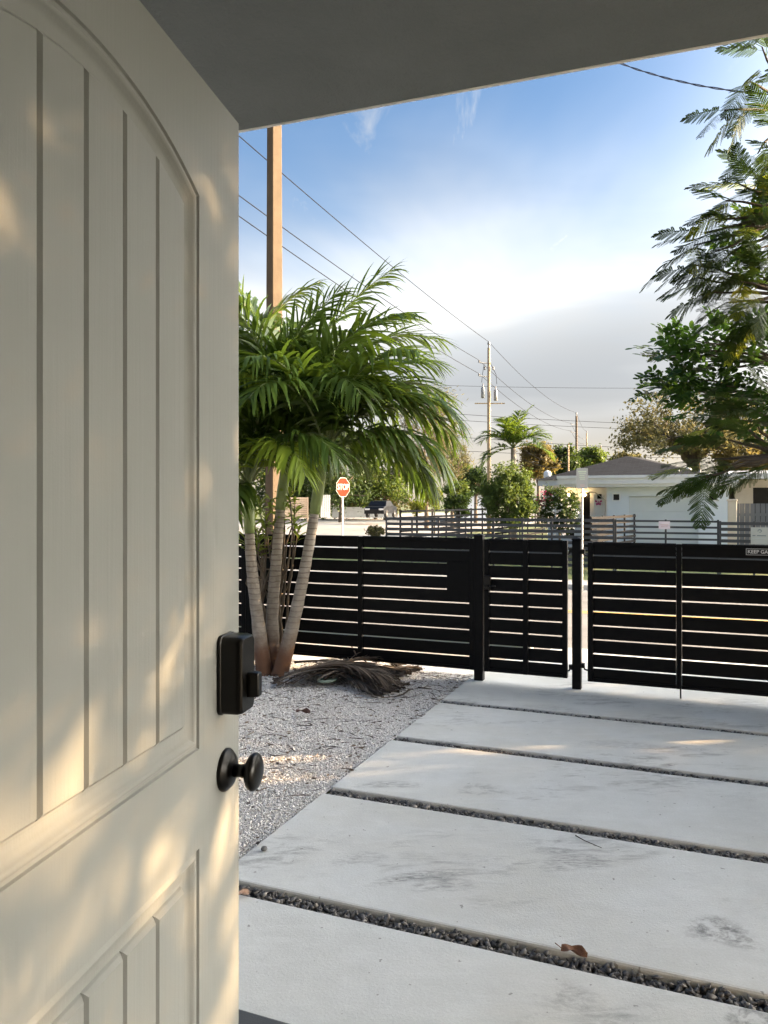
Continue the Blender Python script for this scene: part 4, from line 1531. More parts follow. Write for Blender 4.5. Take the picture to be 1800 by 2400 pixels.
V, Fc = merged_leaves(pts, rng.normal(size=pts.shape), rng.uniform(.16, .24, len(pts)), (V0, F0))
tag(link('outer_crown', arrmesh('outer_crown', V, Fc), M['round_leaf'], rt), kind='stuff')
mb.build('trunk', M['bark'], rt, smooth=True)

# ----------------------------------------------------------------- street: poles, wires, signs
M['wood_pole'] = mat_plain('pole_wood', (0.28, 0.20, 0.12), (0.42, 0.32, 0.20), 3, 0.85, 0.4, 40, stretch=(4, 4, 0.4))
M['conc_pole'] = mat_plain('pole_concrete', (0.072, 0.047, 0.022), (0.098, 0.066, 0.034), 5, 0.85, 0.3, 60)
M['galv'] = mat_plain('galvanised_steel', (0.42, 0.43, 0.44), (0.55, 0.56, 0.57), 6, 0.45, metal=0.7)
M['wire'] = mat_plain('wire', (0.012, 0.012, 0.014), (0.018, 0.018, 0.02), 3, 0.9, spec=0.05)
M['can_grey'] = mat_plain('transformer_grey', (0.22, 0.225, 0.23), (0.28, 0.28, 0.28), 3, 0.5)
M['red'] = mat_plain('sign_red', (0.26, 0.025, 0.014), (0.31, 0.038, 0.02), 5, 0.85, spec=0.03)
M['sign_white'] = mat_plain('sign_white', (0.42, 0.44, 0.42), (0.47, 0.49, 0.47), 5, 0.85, spec=0.05)
M['sign_green'] = mat_plain('sign_faded_green', (0.55, 0.65, 0.50), (0.62, 0.70, 0.56), 8, 0.5)
M['sign_red_f'] = mat_plain('sign_faded_red', (0.62, 0.42, 0.42), (0.66, 0.48, 0.47), 8, 0.5)
M['sign_dark'] = mat_plain('sign_dark_print', (0.10, 0.13, 0.16), (0.16, 0.19, 0.22), 8, 0.5)
M['sign_grey'] = mat_plain('sign_grey_print', (0.42, 0.46, 0.48), (0.5, 0.53, 0.55), 8, 0.5)
M['sign_pink'] = mat_plain('sign_pale_pink', (0.72, 0.62, 0.70), (0.78, 0.70, 0.76), 8, 0.5)

# near square concrete pole
d1 = 16.0
pb = px(643, 1344, d1)
pole1 = empty('utility_pole', 'thick square concrete pole rising behind the palms, half sunlit', 'utility pole', (pb.x, pb.y, -0.45), rad_(8), 'utility poles along the side street')
mb = MB()
w0, w1, hh = 0.150, 0.105, 13.0
cx = [(-1, -1), (1, -1), (1, 1), (-1, 1)]
bm_v = []
for w, z in ((w0, -0.3), (w1, hh)):
    ch = w * 0.16
    for sx, sy in ((-1, -1), (1, -1), (1, 1), (-1, 1)):
        if sx * sy > 0:
            bm_v += [(sx * w, sy * (w - ch), z), (sx * (w - ch), sy * w, z)]
        else:
            bm_v += [(sx * (w - ch), sy * w, z), (sx * w, sy * (w - ch), z)]
mb.add(bm_v, [(i, (i + 1) % 8, 8 + (i + 1) % 8, 8 + i) for i in range(8)] + [tuple(range(8))[::-1], tuple(range(8, 16))])
pole1.rotation_euler = (0, 0, rad_(45 - 5))
mb.build('shaft', M['conc_pole'], pole1)


def wood_pole(label, x, ytop, d, width_px, arms=True, cans=False, mat='wood_pole'):
    t = px(x, ytop, d)
    z0 = -0.42
    root = empty('utility_pole', label, 'utility pole', (t.x, t.y, z0), 0, 'utility poles along the side street')
    r = width_px / F * d / 2
    h = t.z - z0
    MB().tube([(0, 0, -.3), (0, 0, h * .5), (0, 0, h)], [r * 1.15, r, r * .85], 10).build('shaft', M[mat], root, smooth=True)
    ends = []
    if arms:
        MB().lathe([(r * .5, h), (r * .5, h + .16), (r * .9, h + .2), (r * .9, h + .3), (r * .4, h + .36)], 8).build('top_insulator', M['can_grey'], root)
        ends.append(Vector((0, 0, h + .34)))
        for dz in (0.95, 1.75):
            a = Vector((-.12, -.1, h - dz))
            b = Vector((-.62, -.25, h - dz + .02))
            br = MB().tube([a, b], .035, 6).build('bracket', M['can_grey'], root)
            MB().lathe([(.03, 0), (.07, .02), (.04, .06), (.07, .10), (.03, .14)], 8, center=(b.x, b.y, b.z)).build('insulator', M['can_grey'], br)
            ends.append(b + Vector((0, 0, .14)))
    if cans:
        for sx, dz in ((-1, 2.7), (1, 2.85)):
            MB().lathe([(.08, -.34), (.115, -.32), (.115, .26), (.08, .32), (.04, .36), (.03, .52), (.015, .54)], 12, center=(sx * .38, -.15, h - dz)).build('transformer', M['can_grey'], root, smooth=True)
        mb = MB().box(-.85, .95, -.04, .04, h - 3.36, h - 3.30)
        mb.build('crossarm', M['wood_pole'], root)
        MB().tube([(-.3, -.1, h - 1.0), (-.42, -.12, h - 1.7), (-.45, -.14, h - 2.1)], .015, 5).build('jumper', M['wire'], root)
        MB().tube([(.05, -.1, h - .9), (.4, -.12, h - 1.6), (.45, -.14, h - 2.2)], .015, 5).build('jumper', M['wire'], root)
        for sx in (-1, 1):
            MB().lathe([(.04, 0), (.08, .03), (.05, .1), (.08, .15), (.03, .22)], 8, center=(sx * .25, -.1, h - 1.35)).build('cutout', M['can_grey'], root)
    return root, [root.location + e for e in ends]


p2, e2 = wood_pole('wooden pole with two transformer cans in the middle distance', 1146, 815, 46, 8.5, True, True)
p3, e3 = wood_pole('slim pale concrete pole standing behind the white house roof', 1351, 975, 81, 5.6, True, False, 'conc_pole')
p4, e4 = wood_pole('farther wooden pole right of the pale pole', 1375, 1015, 118, 3.4, True)
p5, e5 = wood_pole('farthest tiny pole above the house ridge', 1408, 1044, 160, 2.4, False)
p6, e6 = wood_pole('short wooden service pole left of the pale pole', 1332, 1040, 52, 4.6, False)


def wire(a, b, sag, r, label, n=18):
    a, b = Vector(a), Vector(b)
    pts = []
    for i in range(n + 1):
        t = i / n
        q = a.lerp(b, t)
        q.z -= sag * 4 * t * (1 - t)
        pts.append(q)
    o = MB().tube(pts, r, 5).build('power_line', M['wire'], None)
    tag(o, label, 'wire', 'overhead wires')


names = ['top', 'middle', 'lower']
starts = [px(500, 240, 18.6), px(500, 388, 18.6), px(500, 438, 18.6)]
for i in range(3):
    a = e2[i]
    q = starts[i]
    # carry the wire on past the picture edge
    far = a + (q - a) * 1.35
    wire(far, a, 0.35, 0.014, 'long %s overhead wire from upper left to the transformer pole' % names[i], 30)
    wire(a, e3[i], 0.7, 0.014, '%s overhead wire from the transformer pole to the pale pole' % names[i])
    wire(e3[i], e4[i], 0.5, 0.016, '%s overhead wire beyond the pale pole' % names[i])
for k, (ya, yb, da, db) in enumerate(((960, 1000, 50, 60), (975, 1012, 50, 62), (1012, 1060, 48, 55), (1048, 1072, 48, 55), (900, 905, 60, 70))):
    wire(px(930, ya, da), px(1830, yb, db), 0.25, 0.014, ['high', 'second', 'third', 'lowest', 'topmost faint'][k] + ' crossing wire low in the sky behind the transformer pole')
for k, (xa, ya, xb, yb, dd) in enumerate(((1230, 1055, 1331, 1085, 50), (1225, 1075, 1331, 1092, 50))):
    wire(px(xa, ya, dd), px(xb, yb, 52), 0.3, 0.018, ['upper', 'lower'][k] + ' sagging service wire left of the short pole')
# twisted service cable over the drive
a, b = px(1440, 143, 7.5), px(1990, 225, 5.2)
pts, pts2 = [], []
for i in range(61):
    t = i / 60
    q = a.lerp(b, t)
    q.z -= .10 * 4 * t * (1 - t)
    an = t * 40
    pts.append(q + Vector((0, math.cos(an), math.sin(an))) * .005)
    pts2.append(q - Vector((0, math.cos(an), math.sin(an))) * .005)
M['cable'] = mat_plain('cable', (0.05, 0.05, 0.08), (0.07, 0.07, 0.10), 10, 0.5)
o = MB().tube(pts, .005, 6).tube(pts2, .004, 6).build('service_cable', M['cable'], None, smooth=True)
tag(o, 'twisted service cable running from the overhang into the right tree', 'cable')

# stop sign
sd = 28.0
sp = px(804, 1142, sd)
ss = empty('stop_sign', 'red octagonal stop sign half covered by palm fronds', 'sign', (sp.x, sp.y, -0.42), rad_(50))
R8 = 0.38


def octa(r, y0, y1):
    mb = MB()
    for y in (y0, y1):
        mb.v += [(r * math.cos(math.pi / 8 + i * math.pi / 4), y, r * math.sin(math.pi / 8 + i * math.pi / 4) + sp.z + .42) for i in range(8)]
    mb.f += [tuple(range(8)), tuple(range(15, 7, -1))] + [(i, i + 8, (i + 1) % 8 + 8, (i + 1) % 8) for i in range(8)]
    return mb


octa(R8, 0.0, .006).build('border', M['sign_white'], ss)
octa(R8 - .02, -.004, -.001).build('face', M['red'], ss)
text_mesh('STOP', 0.30, ss, M['sign_white'], (-.30, -.0055, sp.z + .42), (math.radians(90), 0, 0), width=.60)
MB().box(-.03, .03, .008, .04, 0, sp.z + .72).build('post', M['galv'], ss)

# white parking notice on a steel post
sd = 17.0
a, b = px(1352, 1097, sd), px(1377, 1145, sd)
ps = empty('street_sign', 'white faded street notice on a steel post before the white house', 'sign', ((a.x + b.x) / 2, sd, -0.42), rad_(-16))
hw, z0, z1 = (b.x - a.x) / 2 * 1.05, b.z + .42, a.z + .42
mb = MB()
rr = rrect(2 * hw, z1 - z0, .025, 4)
mb.v += [(x, 0, z + (z0 + z1) / 2) for x, z in rr] + [(x, .003, z + (z0 + z1) / 2) for x, z in rr]
k = len(rr)
mb.f += [tuple(range(k)), tuple(range(2 * k - 1, k - 1, -1))] + [(i, i + k, (i + 1) % k + k, (i + 1) % k) for i in range(k)]
pl = mb.build('plate', M['sign_white'], ps)
for t0, t1, f0, f1, mm in ((.80, .86, -.7, .7, 'sign_green'), (.72, .76, -.6, .6, 'sign_green'), (.62, .66, -.5, .4, 'sign_green'), (.53, .57, -.5, .5, 'sign_green'), (.44, .48, -.4, .5, 'sign_green'), (.16, .19, -.35, .45, 'sign_red_f'), (.09, .12, -.3, .4, 'sign_red_f')):
    MB().box(hw * f0, hw * f1, -.0015, -.0004, z0 + (z1 - z0) * t0, z0 + (z1 - z0) * t1).build('print_line', M[mm], pl)
MB().tube([(0, .022, -.1), (0, .022, z1 - .05)], .018, 8).build('post', M['galv'], ps)

# ----------------------------------------------------------------- far street side: fences
M['grey_fence'] = mat_plain('grey_fence_paint', (0.05, 0.055, 0.064), (0.07, 0.075, 0.085), 4, 0.6, spec=0.2)
M['dark_fence'] = mat_plain('dark_fence_paint', (0.010, 0.010, 0.011), (0.016, 0.015, 0.015), 4, 0.8, spec=0.1)


def slat_run(name, label, cat, group, A, B, zb, zt, slats, posts, mat, sh=0.075, pw=0.05, depth=0.025):
    """open slat fence between ground points A and B (world xy)"""
    A, B = Vector((A[0], A[1], 0)), Vector((B[0], B[1], 0))
    d = B - A
    L = d.length
    root = empty(name, label, cat, (A.x, A.y, 0), math.atan2(d.y, d.x), group)
    for i in range(posts + 1):
        x = L * i / posts
        boxo('post', x - pw / 2, x + pw / 2, .004, pw, zb - .1, zt + .02, mat, root)
    me = MB().box(0, L, -depth, 0.0, -sh / 2, sh / 2).mesh('slat')
    me.materials.append(mat)
    for i in range(slats):
        z = zt - sh / 2 - (zt - zb - sh) * i / (slats - 1)
        link('slat', me, None, root, (0, 0, z))
    return root


FV2 = 22.3


def wp_(x, v):
    u, d = onv(x, v)
    p = W(u, v)
    return (p.x, p.y)


FG = 'grey slat fences across the street'
slat_run('grey_slat_fence', 'grey open slat fence across the street left of the driveway gate', 'fence', FG, wp_(905, FV2), wp_(1438, FV2), -0.36, 1.005, 9, 8, M['grey_fence'], .088)
slat_run('grey_driveway_gate', 'grey open slat gate before the white garage with pink notice', 'gate', FG, wp_(1443, FV2 + .03), wp_(1683, FV2 + .03), -0.36, 0.985, 9, 2, M['grey_fence'], .055)
slat_run('grey_slat_fence', 'grey open slat fence right of the garage carrying a white notice', 'fence', FG, wp_(1688, FV2), wp_(2300, FV2), -0.36, 0.955, 9, 7, M['grey_fence'], .085)
u0, _ = onv(940, FV2 + .3)
a, b = W(u0, FV2 + .3), W(u0 + 1.6, 40.0)
slat_run('dark_slat_fence', 'dark slat fence running back along the side street', 'fence', 'dark slat fences', (a.x, a.y), (b.x, b.y), -0.3, 1.22, 8, 14, M['dark_fence'], .07)
u1, _ = onv(1385, FV2 + .4)
a, b = W(u1, FV2 + .4), W(u1 + .9, 27.2)
slat_run('dark_slat_fence', 'short dark slat fence leading back to the white house door', 'fence', 'dark slat fences', (a.x, a.y), (b.x, b.y), -0.36, 1.05, 9, 4, M['dark_fence'], .08)
# notices on the far fence
x, y = wp_(1780, FV2 - .06)
wn = empty('white_notice', 'white notice with dark swirl and print lines on grey fence', 'sign', (x, y, 0.475), -TH)
s = y / F
hw = 18.5 * s
z = lambda r: zof(r, y) - .475
MB().box(-hw, hw, -.004, 0, z(1276), z(1236)).build('plate', M['sign_white'], wn)
mb = MB()
pts = [(hw * .02 + .042 * math.cos(t), -.006, z(1244.5) + .036 * math.sin(t)) for t in np.linspace(-1.9, 3.6, 12)]
mb.tube(pts, [.005 + .006 * math.sin(i / 11 * 3) for i in range(12)], 5)
mb.build('swirl', M['sign_dark'], wn)
for r0, r1, f0, f1, mm in ((1254.6, 1256.6, -.8, -.45, 'sign_dark'), (1254.6, 1256.6, -.3, .75, 'sign_dark'), (1261.5, 1262.6, -.8, .75, 'sign_grey'), (1267, 1268, -.5, .6, 'sign_grey'), (1270, 1271, -.7, .8, 'sign_grey')):
    MB().box(hw * f0, hw * f1, -.006, -.0045, z(r1), z(r0)).build('print_line', M[mm], wn)
x, y = wp_(1557, FV2 - .06)
pn = empty('pink_notice', 'pale pink notice fixed on the grey gate before the garage', 'sign', (x, y, 0.79), -TH)
z = lambda r: zof(r, y) - .79
hw = 12.5 * y / F
MB().box(-hw, hw, -.004, 0, z(1240), z(1222)).build('plate', M['sign_pink'], pn)
for r0, r1, f0, f1 in ((1229.5, 1231, -.7, .7), (1234, 1235, -.6, .6)):
    MB().box(hw * f0, hw * f1, -.006, -.0045, z(r1), z(r0)).build('print_line', M['sign_red_f'], pn)

# ----------------------------------------------------------------- white house across the street
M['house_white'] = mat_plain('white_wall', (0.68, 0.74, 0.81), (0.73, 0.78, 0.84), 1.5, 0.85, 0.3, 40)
M['trim_white'] = mat_plain('white_trim', (0.74, 0.76, 0.77), (0.80, 0.81, 0.82), 3, 0.6)
M['garage_door'] = mat_plain('garage_door_paint', (0.62, 0.66, 0.68), (0.66, 0.70, 0.72), 2, 0.6)
M['dark_glass'] = mat_plain('dark_glass', (0.006, 0.0065, 0.0075), (0.010, 0.010, 0.011), 4, 0.2, spec=0.25)
M['shingle'] = mat_shingle()
M['vent'] = mat_plain('vent_metal', (0.7, 0.7, 0.7), (0.78, 0.78, 0.78), 3, 0.4)
M['butterfly'] = mat_plain('butterfly_ornament', (0.42, 0.03, 0.22), (0.55, 0.05, 0.28), 6, 0.5)
HV = 28.4
ug, dg_ = onv(1555, HV)
hx = empty('white_house', 'white bungalow with grey shingle hip roof and garage across the street', 'house', W(ug, HV, -0.45), -TH)
SC = dg_ / F


def hu(x, v=HV):
    """photo column -> local x on a wall at grid distance v"""
    return onv(x, v)[0] - ug


def hz(y, x=1555, v=HV):
    return zof(y, onv(x, v)[1]) + 0.45


# garage wing front wall with its openings, built round them
gx0, gx1 = hu(1437 - 15), hu(1708)
dx0, dx1 = hu(1474), hu(1637)
ztop_d = 2.13
wz = 2.46
wins = [(hu(1437.5), hu(1451.5)), (hu(1662), hu(1680))]
mb = MB()
zw0, zw1 = hz(1172), hz(1158)


def wall_with(mb, x0, x1, z0, z1, holes, y0, y1):
    """wall made of boxes around rectangular holes (sorted by x)"""
    cur = x0
    for a, b, c, d in holes:
        if a > cur:
            mb.box(cur, a, y0, y1, z0, z1)
        if c > z0:
            mb.box(a, b, y0, y1, z0, c)
        if d < z1:
            mb.box(a, b, y0, y1, d, z1)
        cur = b
    if x1 > cur:
        mb.box(cur, x1, y0, y1, z0, z1)


wall_with(mb, gx0, gx1, 0, wz, [(wins[0][0], wins[0][1], zw0, zw1), (dx0, dx1, 0, ztop_d), (wins[1][0], wins[1][1], zw0, zw1)], 0, .2)
mb.box(gx1 - .2, gx1, .2, 7.5, 0, wz)
mb.box(gx0, gx0 + .2, .2, 1.6, 0, wz)
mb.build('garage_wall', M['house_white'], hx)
gd = empty('garage_door', None, None)
bpy.data.objects.remove(gd)
gdo = boxo('garage_door', dx0, dx1, .12, .16, 0, ztop_d, M['garage_door'], hx)
for i in range(4):
    boxo('door_section', dx0 + .004, dx1 - .004, .105, .119, ztop_d * i / 4 + .006, ztop_d * (i + 1) / 4 - .006, M['garage_door'], gdo, bevel=.004)
for a, b in wins:
    wn_ = boxo('window', a, b, .06, .10, zw0, zw1, M['dark_glass'], hx)
    fr = MB().box(a - .04, b + .04, -.02, -.001, zw1, zw1 + .04).box(a - .04, b + .04, -.02, -.001, zw0 - .04, zw0).box(a - .04, a, -.02, -.001, zw0, zw1).box(b, b + .04, -.02, -.001, zw0, zw1)
    fr.build('frame', M['trim_white'], wn_)
# stepped flat roof edge over the garage
ea0, ea1 = hu(1318), hu(1722)
for i, (za, zb2, out) in enumerate(((wz + .001, wz + .10, .42), (wz + .101, wz + .30, .50), (wz + .301, wz + .40, .56))):
    boxo('fascia_board', ea0 - out * .2, ea1 + out * .2, -out, 4.0, za, zb2, M['trim_white'], hx)
# recessed left wing with porch
LV = 30.6
ly = LV - HV
lx0, lx1 = hu(1284, LV), hu(1437, LV)
lzt = 2.55
w1a, w1b = hu(1322, LV), hu(1346, LV)
d1a, d1b = hu(1367, LV), hu(1383, LV)
zt1 = hz(1154, 1350, LV)
mb = MB()
wall_with(mb, lx0, lx1, 0, lzt, [(w1a, w1b, .55, zt1), (d1a, d1b, 0, zt1)], ly, ly + .2)
mb.box(lx0, lx0 + .2, ly + .2, ly + 6, 0, lzt)
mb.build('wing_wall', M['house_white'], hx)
w_ = boxo('window', w1a, w1b, ly + .08, ly + .12, .55, zt1, M['dark_glass'], hx)
boxo('doorway', d1a, d1b, ly + .10, ly + .14, 0, zt1, M['dark_glass'], hx)
M['lamp_glow'], t_, b_, _ = newmat('lamp_glow')
b_.inputs['Emission Color'].default_value = (1, .62, .25, 1)
b_.inputs['Emission Strength'].default_value = 6.0
for xx in (hu(1335, LV), hu(1370.5, LV)):
    MB().lathe([(.02, -.06), (.06, -.03), (.07, 0), (.05, .05), (.02, .07)], 10, center=(xx, ly - .12, hz(1160, 1350, LV))).build('porch_lamp', M['lamp_glow'], hx, smooth=True)
# white side door leaf with square light and butterfly
sa, sb = hu(1392, HV + 1.2), hu(1416, HV + 1.2)
boxo('side_door', sa, sb, 1.2, 1.26, 0, 2.2, M['trim_white'], hx)
boxo('door_light', hu(1400, HV + 1.2), hu(1410, HV + 1.2), 1.18, 1.198, hz(1169, 1405, HV + 1.2), hz(1158, 1405, HV + 1.2), M['dark_glass'], hx)
bx_, bz_ = hu(1403, HV + 1.2), hz(1178, 1403, HV + 1.2)
mb = MB()
for sx in (-1, 1):
    mb.add([(bx_, 1.17, bz_ - .02), (bx_ + sx * .10, 1.15, bz_ + .11), (bx_ + sx * .13, 1.15, bz_ + .03), (bx_ + sx * .03, 1.17, bz_)], [(0, 1, 2, 3)])
    mb.add([(bx_, 1.17, bz_ - .02), (bx_ + sx * .10, 1.15, bz_ - .02), (bx_ + sx * .07, 1.15, bz_ - .11), (bx_, 1.17, bz_ - .06)], [(0, 1, 2, 3)])
mb.tube([(bx_, 1.165, bz_ - .08), (bx_, 1.165, bz_ + .06)], .012, 5)
mb.build('butterfly_ornament', M['butterfly'], hx)
MB().tube([(hu(1418, HV + 1), 1.0, 0), (hu(1418, HV + 1), 1.0, 2.0), (hu(1395, HV + 1), 1.0, 2.28), (hu(1380, HV + 1), 1.0, 2.3)], .02, 6).build('downpipe', M['galv'], hx)
# left eave and hip roof
el0, el1 = hu(1262, LV - .6), hu(1432, LV - .6)
boxo('eave_board', el0, el1, ly - .7, ly + 4, lzt + .001, lzt + .22, M['trim_white'], hx)
ra = Vector((hu(1258, LV - .6) , ly - .8, lzt + .225))
rx1 = hu(1705)
rz = hz(1069, 1470, HV + 5.5)
apx = hu(1468, HV + 5.5)
mb = MB()
yb = 12.0
Vr = [(ra.x, ly - .8, lzt + .226), (rx1, ly - .8, lzt + .226), (rx1, yb, lzt + .226), (ra.x, yb, lzt + .226), (apx, 5.5, rz), (apx + .5, 7.0, rz)]
mb.add(Vr, [(0, 1, 4), (1, 2, 5, 4), (2, 3, 5), (3, 0, 4, 5), (0, 3, 2, 1)])
roof = mb.build('roof', M['shingle'], hx)
for xx, yy in ((hu(1590, HV + 2.6), 2.6), (hu(1640, HV + 2.6), 2.8)):
    zz = hz(1108, 1600, HV + 2.6)
    MB().tube([(xx, yy, zz - .25), (xx, yy, zz + .12)], .045, 8).build('vent_pipe', M['vent'], roof)
for xx, yb_ in ((1283, 1104), (1612, 1097)):
    q = hu(xx, HV + 5)
    MB().lathe([(.16, -.5), (.16, 0), (.14, .06), (.08, .11), (.02, .125)], 12, center=(q, 5, hz(yb_, xx, HV + 5) - .10)).build('roof_vent', M['vent'], roof, smooth=True)

# neighbouring tan house on the right
M['tan_wall'] = mat_plain('tan_wall', (0.42, 0.36, 0.29), (0.48, 0.42, 0.34), 2, 0.85)
M['metal_roof'] = mat_plain('metal_roof', (0.42, 0.44, 0.47), (0.48, 0.50, 0.52), 2, 0.8, spec=0.1)
NV = 31.0
ua, _ = onv(1722, NV)
nh = empty('tan_house', 'tan neighbouring house with white roof at the right edge', 'house', W(ua, NV, -0.45), -TH)
u2 = onv(2300, NV)[0] - ua
wx0 = onv(1765, NV)[0] - ua
mb = MB()
wall_with(mb, 0, u2, 0, 2.75, [(wx0, wx0 + 1.6, 1.2, 2.45)], 0, .2)
mb.box(0, .2, .2, 7, 0, 2.75)
mb.build('wall', M['tan_wall'], nh)
boxo('window', wx0, wx0 + 1.6, .08, .12, 1.2, 2.45, M['dark_glass'], nh)
mb = MB()
mb.add([(-.6, -.7, 2.752), (u2 + .5, -.7, 2.752), (u2 + .5, 5, 3.05), (-.6, 5, 3.05), (-.6, -.7, 2.95), (u2 + .5, -.7, 2.95), (u2 + .5, 5, 3.25), (-.6, 5, 3.25)],
       [(0, 3, 2, 1), (4, 5, 6, 7), (0, 1, 5, 4), (1, 2, 6, 5), (2, 3, 7, 6), (3, 0, 4, 7)])
mb.build('roof', M['metal_roof'], nh)
# grey board fence and tan gatepost between the houses
M['board_grey'] = mat_plain('weathered_boards', (0.12, 0.13, 0.145), (0.19, 0.205, 0.22), 5, 0.9, 0.3, 40, stretch=(6, 6, .5), spec=0.1)
BV = 25.2
ua, da = onv(1722, BV)
bf = empty('board_fence', 'weathered grey upright board fence right of the white house', 'fence', W(ua, BV, -0.42), -TH)
zt = zof(1180, da) + .42
me = MB().box(0, .125, 0, .022, 0, zt).mesh('board')
me.materials.append(M['board_grey'])
for i in range(24):
    link('board', me, None, bf, (i * .14, R.uniform(-.012, .012), 0), (0, 0, R.uniform(-.02, .02)))
boxo('rail', 0, 24 * .14, .04, .08, zt * .3, zt * .3 + .08, M['board_grey'], bf)
boxo('rail', 0, 24 * .14, .04, .08, zt * .8, zt * .8 + .08, M['board_grey'], bf)
ua, da = onv(1716, BV - .3)
M['cream'] = mat_plain('cream_render', (0.62, 0.54, 0.42), (0.68, 0.60, 0.48), 3, 0.85)
gpz = zof(1170, da) + .42
gpst = empty('gate_pillar', 'cream rendered pillar between white house and board fence', 'pillar', W(ua, BV - .3, -0.42), -TH)
boxo('shaft', -.12, .12, -.12, .12, 0, gpz - .06, M['cream'], gpst, bevel=.01)
boxo('cap', -.14, .14, -.14, .14, gpz - .059, gpz, M['cream'], gpst, bevel=.01)

# ----------------------------------------------------------------- far left: fences, wall, car, house
M['wood_fence'] = mat_plain('wood_boards', (0.42, 0.30, 0.20), (0.55, 0.42, 0.30), 4, 0.8)
M['white_boards'] = mat_plain('white_boards', (0.62, 0.58, 0.54), (0.70, 0.66, 0.62), 4, 0.8)
dd = 60.0
a = px(640, 1215, dd)
b = px(722, 1215, dd)
hgt = 50 / F * dd
z0 = a.z
wf = empty('plank_fence', 'tan horizontal plank fence across the side street', 'fence', (a.x, a.y, z0), rad_(14))
L = b.x - a.x
ns = 11
me = MB().box(0, L, 0, .03, 0, hgt / ns - .025).mesh('plank')
me.materials.append(M['wood_fence'])
for i in range(ns):
    link('plank', me, None, wf, (0, R.uniform(-.01, .01), hgt * i / ns))
for i in range(3):
    boxo('post', L * i / 2 - .05, L * i / 2 + .05, .035, .12, -.3, hgt, M['wood_fence'], wf)
a = px(752, 1213, dd)
b = px(775, 1213, dd)
wg = empty('board_gate', 'pale upright board gate right of the tan plank fence', 'gate', (a.x, a.y, a.z), rad_(14))
L = b.x - a.x
hgt = 53 / F * dd
me = MB().box(0, L / 5 - .02, 0, .03, 0, hgt).mesh('board')
me.materials.append(M['white_boards'])
for i in range(5):
    link('board', me, None, wg, (L * i / 5, R.uniform(-.01, .01), 0))
boxo('rail', 0, L, .035, .08, hgt * .2, hgt * .2 + .1, M['white_boards'], wg)
boxo('rail', 0, L, .035, .08, hgt * .8, hgt * .8 + .1, M['white_boards'], wg)
a = px(778, 1206, 74)
b = px(930, 1206, 74)
lw = empty('low_wall', 'low pale concrete garden wall behind the parked car', 'wall', (a.x, a.y, a.z - .3), 0)
boxo('wall', 0, b.x - a.x, 0, .2, 0, .3 + 16 / F * 74, M['kerb'], lw)
boxo('coping', -.05, b.x - a.x + .05, -.04, .24, .301 + 16 / F * 74, .36 + 16 / F * 74, M['kerb'], lw)

# parked car
M['car_paint'] = mat_plain('car_paint_black', (0.006, 0.0065, 0.008), (0.009, 0.0095, 0.011), 3, 0.3, spec=0.3)
M['tyre'] = mat_plain('tyre_rubber', (0.02, 0.02, 0.02), (0.03, 0.03, 0.03), 8, 0.85)
M['rim'] = mat_plain('rim_alloy', (0.4, 0.4, 0.41), (0.5, 0.5, 0.5), 6, 0.35, metal=0.8)
M['lamp'] = mat_plain('lamp_glass', (0.7, 0.7, 0.68), (0.8, 0.8, 0.78), 6, 0.15)
cd = 66.0
cp = px(893, 1213, cd)
car = empty('parked_car', 'black car parked at the far left roadside behind fronds', 'car', (cp.x, cp.y, cp.z), rad_(75))
prof = [(-2.2, .35), (-2.2, .75), (-2.05, .92), (-1.35, 1.0), (-.75, 1.42), (.55, 1.46), (1.35, 1.02), (2.0, .95), (2.18, .8), (2.2, .35)]
mb = MB()
for y, ins in ((-.86, .0), (-.78, .03), (.78, .03), (.86, .0)):
    mb.v += [(x, y * (1 if z < .9 else (.80 if z > 1.3 else .93)), z) for x, z in prof]
k = len(prof)
for r_ in (0, 1, 2):
    for j in range(k):
        mb.f.append((r_ * k + j, r_ * k + (j + 1) % k, (r_ + 1) * k + (j + 1) % k, (r_ + 1) * k + j))
mb.f.append(tuple(range(k))[::-1])
mb.f.append(tuple(3 * k + j for j in range(k)))
mb.build('body', M['car_paint'], car, bevel=.02, seg=1)
for sx in (-1.35, 1.35):
    for sy in (-.80, .80):
        w = MB().lathe([(.22, -.1), (.31, -.1), (.33, -.05), (.33, .05), (.31, .1), (.22, .1)], 18, 'x').build('wheel', M['tyre'], car, smooth=True, loc=(sx, sy, .33), rot=(0, 0, math.pi / 2))
        MB().lathe([(.05, -.105), (.215, -.09), (.215, .09), (.05, .105)], 12, 'x').build('rim', M['rim'], w)
for sy in (-.6, .6):
    MB().box(-2.215, -2.17, sy - .2, sy + .2, .66, .80).build('headlight', M['lamp'], car, bevel=.015)
MB().add([(-1.28, -.66, 1.045), (-1.28, .66, 1.045), (-.80, .60, 1.40), (-.80, -.60, 1.40)], [(0, 1, 2, 3)]).build('windscreen', M['dark_glass'], car, loc=(-.015, 0, .012))

# distant house with red roof
M['red_roof'] = mat_plain('red_roof', (0.20, 0.06, 0.045), (0.28, 0.09, 0.06), 3, 0.85)
dd = 75
a, b = px(1078, 1192, dd), px(1150, 1192, dd)
rh = empty('red_roofed_house', 'small distant white house with dull red roof between the trees', 'house', (a.x, a.y, -0.45), 0)
L = b.x - a.x
zt = zof(1152, dd) + .45
ztop = zof(1130, dd) + .45
mb = MB()
wall_with(mb, 0, L, 0, zt, [(L * .12, L * .3, zt - 1.2, zt - .3), (L * .78, L * .95, zt - 1.3, zt - .3)], 0, .2)
mb.box(0, .2, .2, 6, 0, zt)
mb.box(L - .2, L, .2, 6, 0, zt)
mb.build('wall', M['house_white'], rh)
boxo('window', L * .12, L * .3, .08, .12, zt - 1.2, zt - .3, M['dark_glass'], rh)
boxo('window', L * .78, L * .95, .08, .12, zt - 1.3, zt - .3, M['dark_glass'], rh)
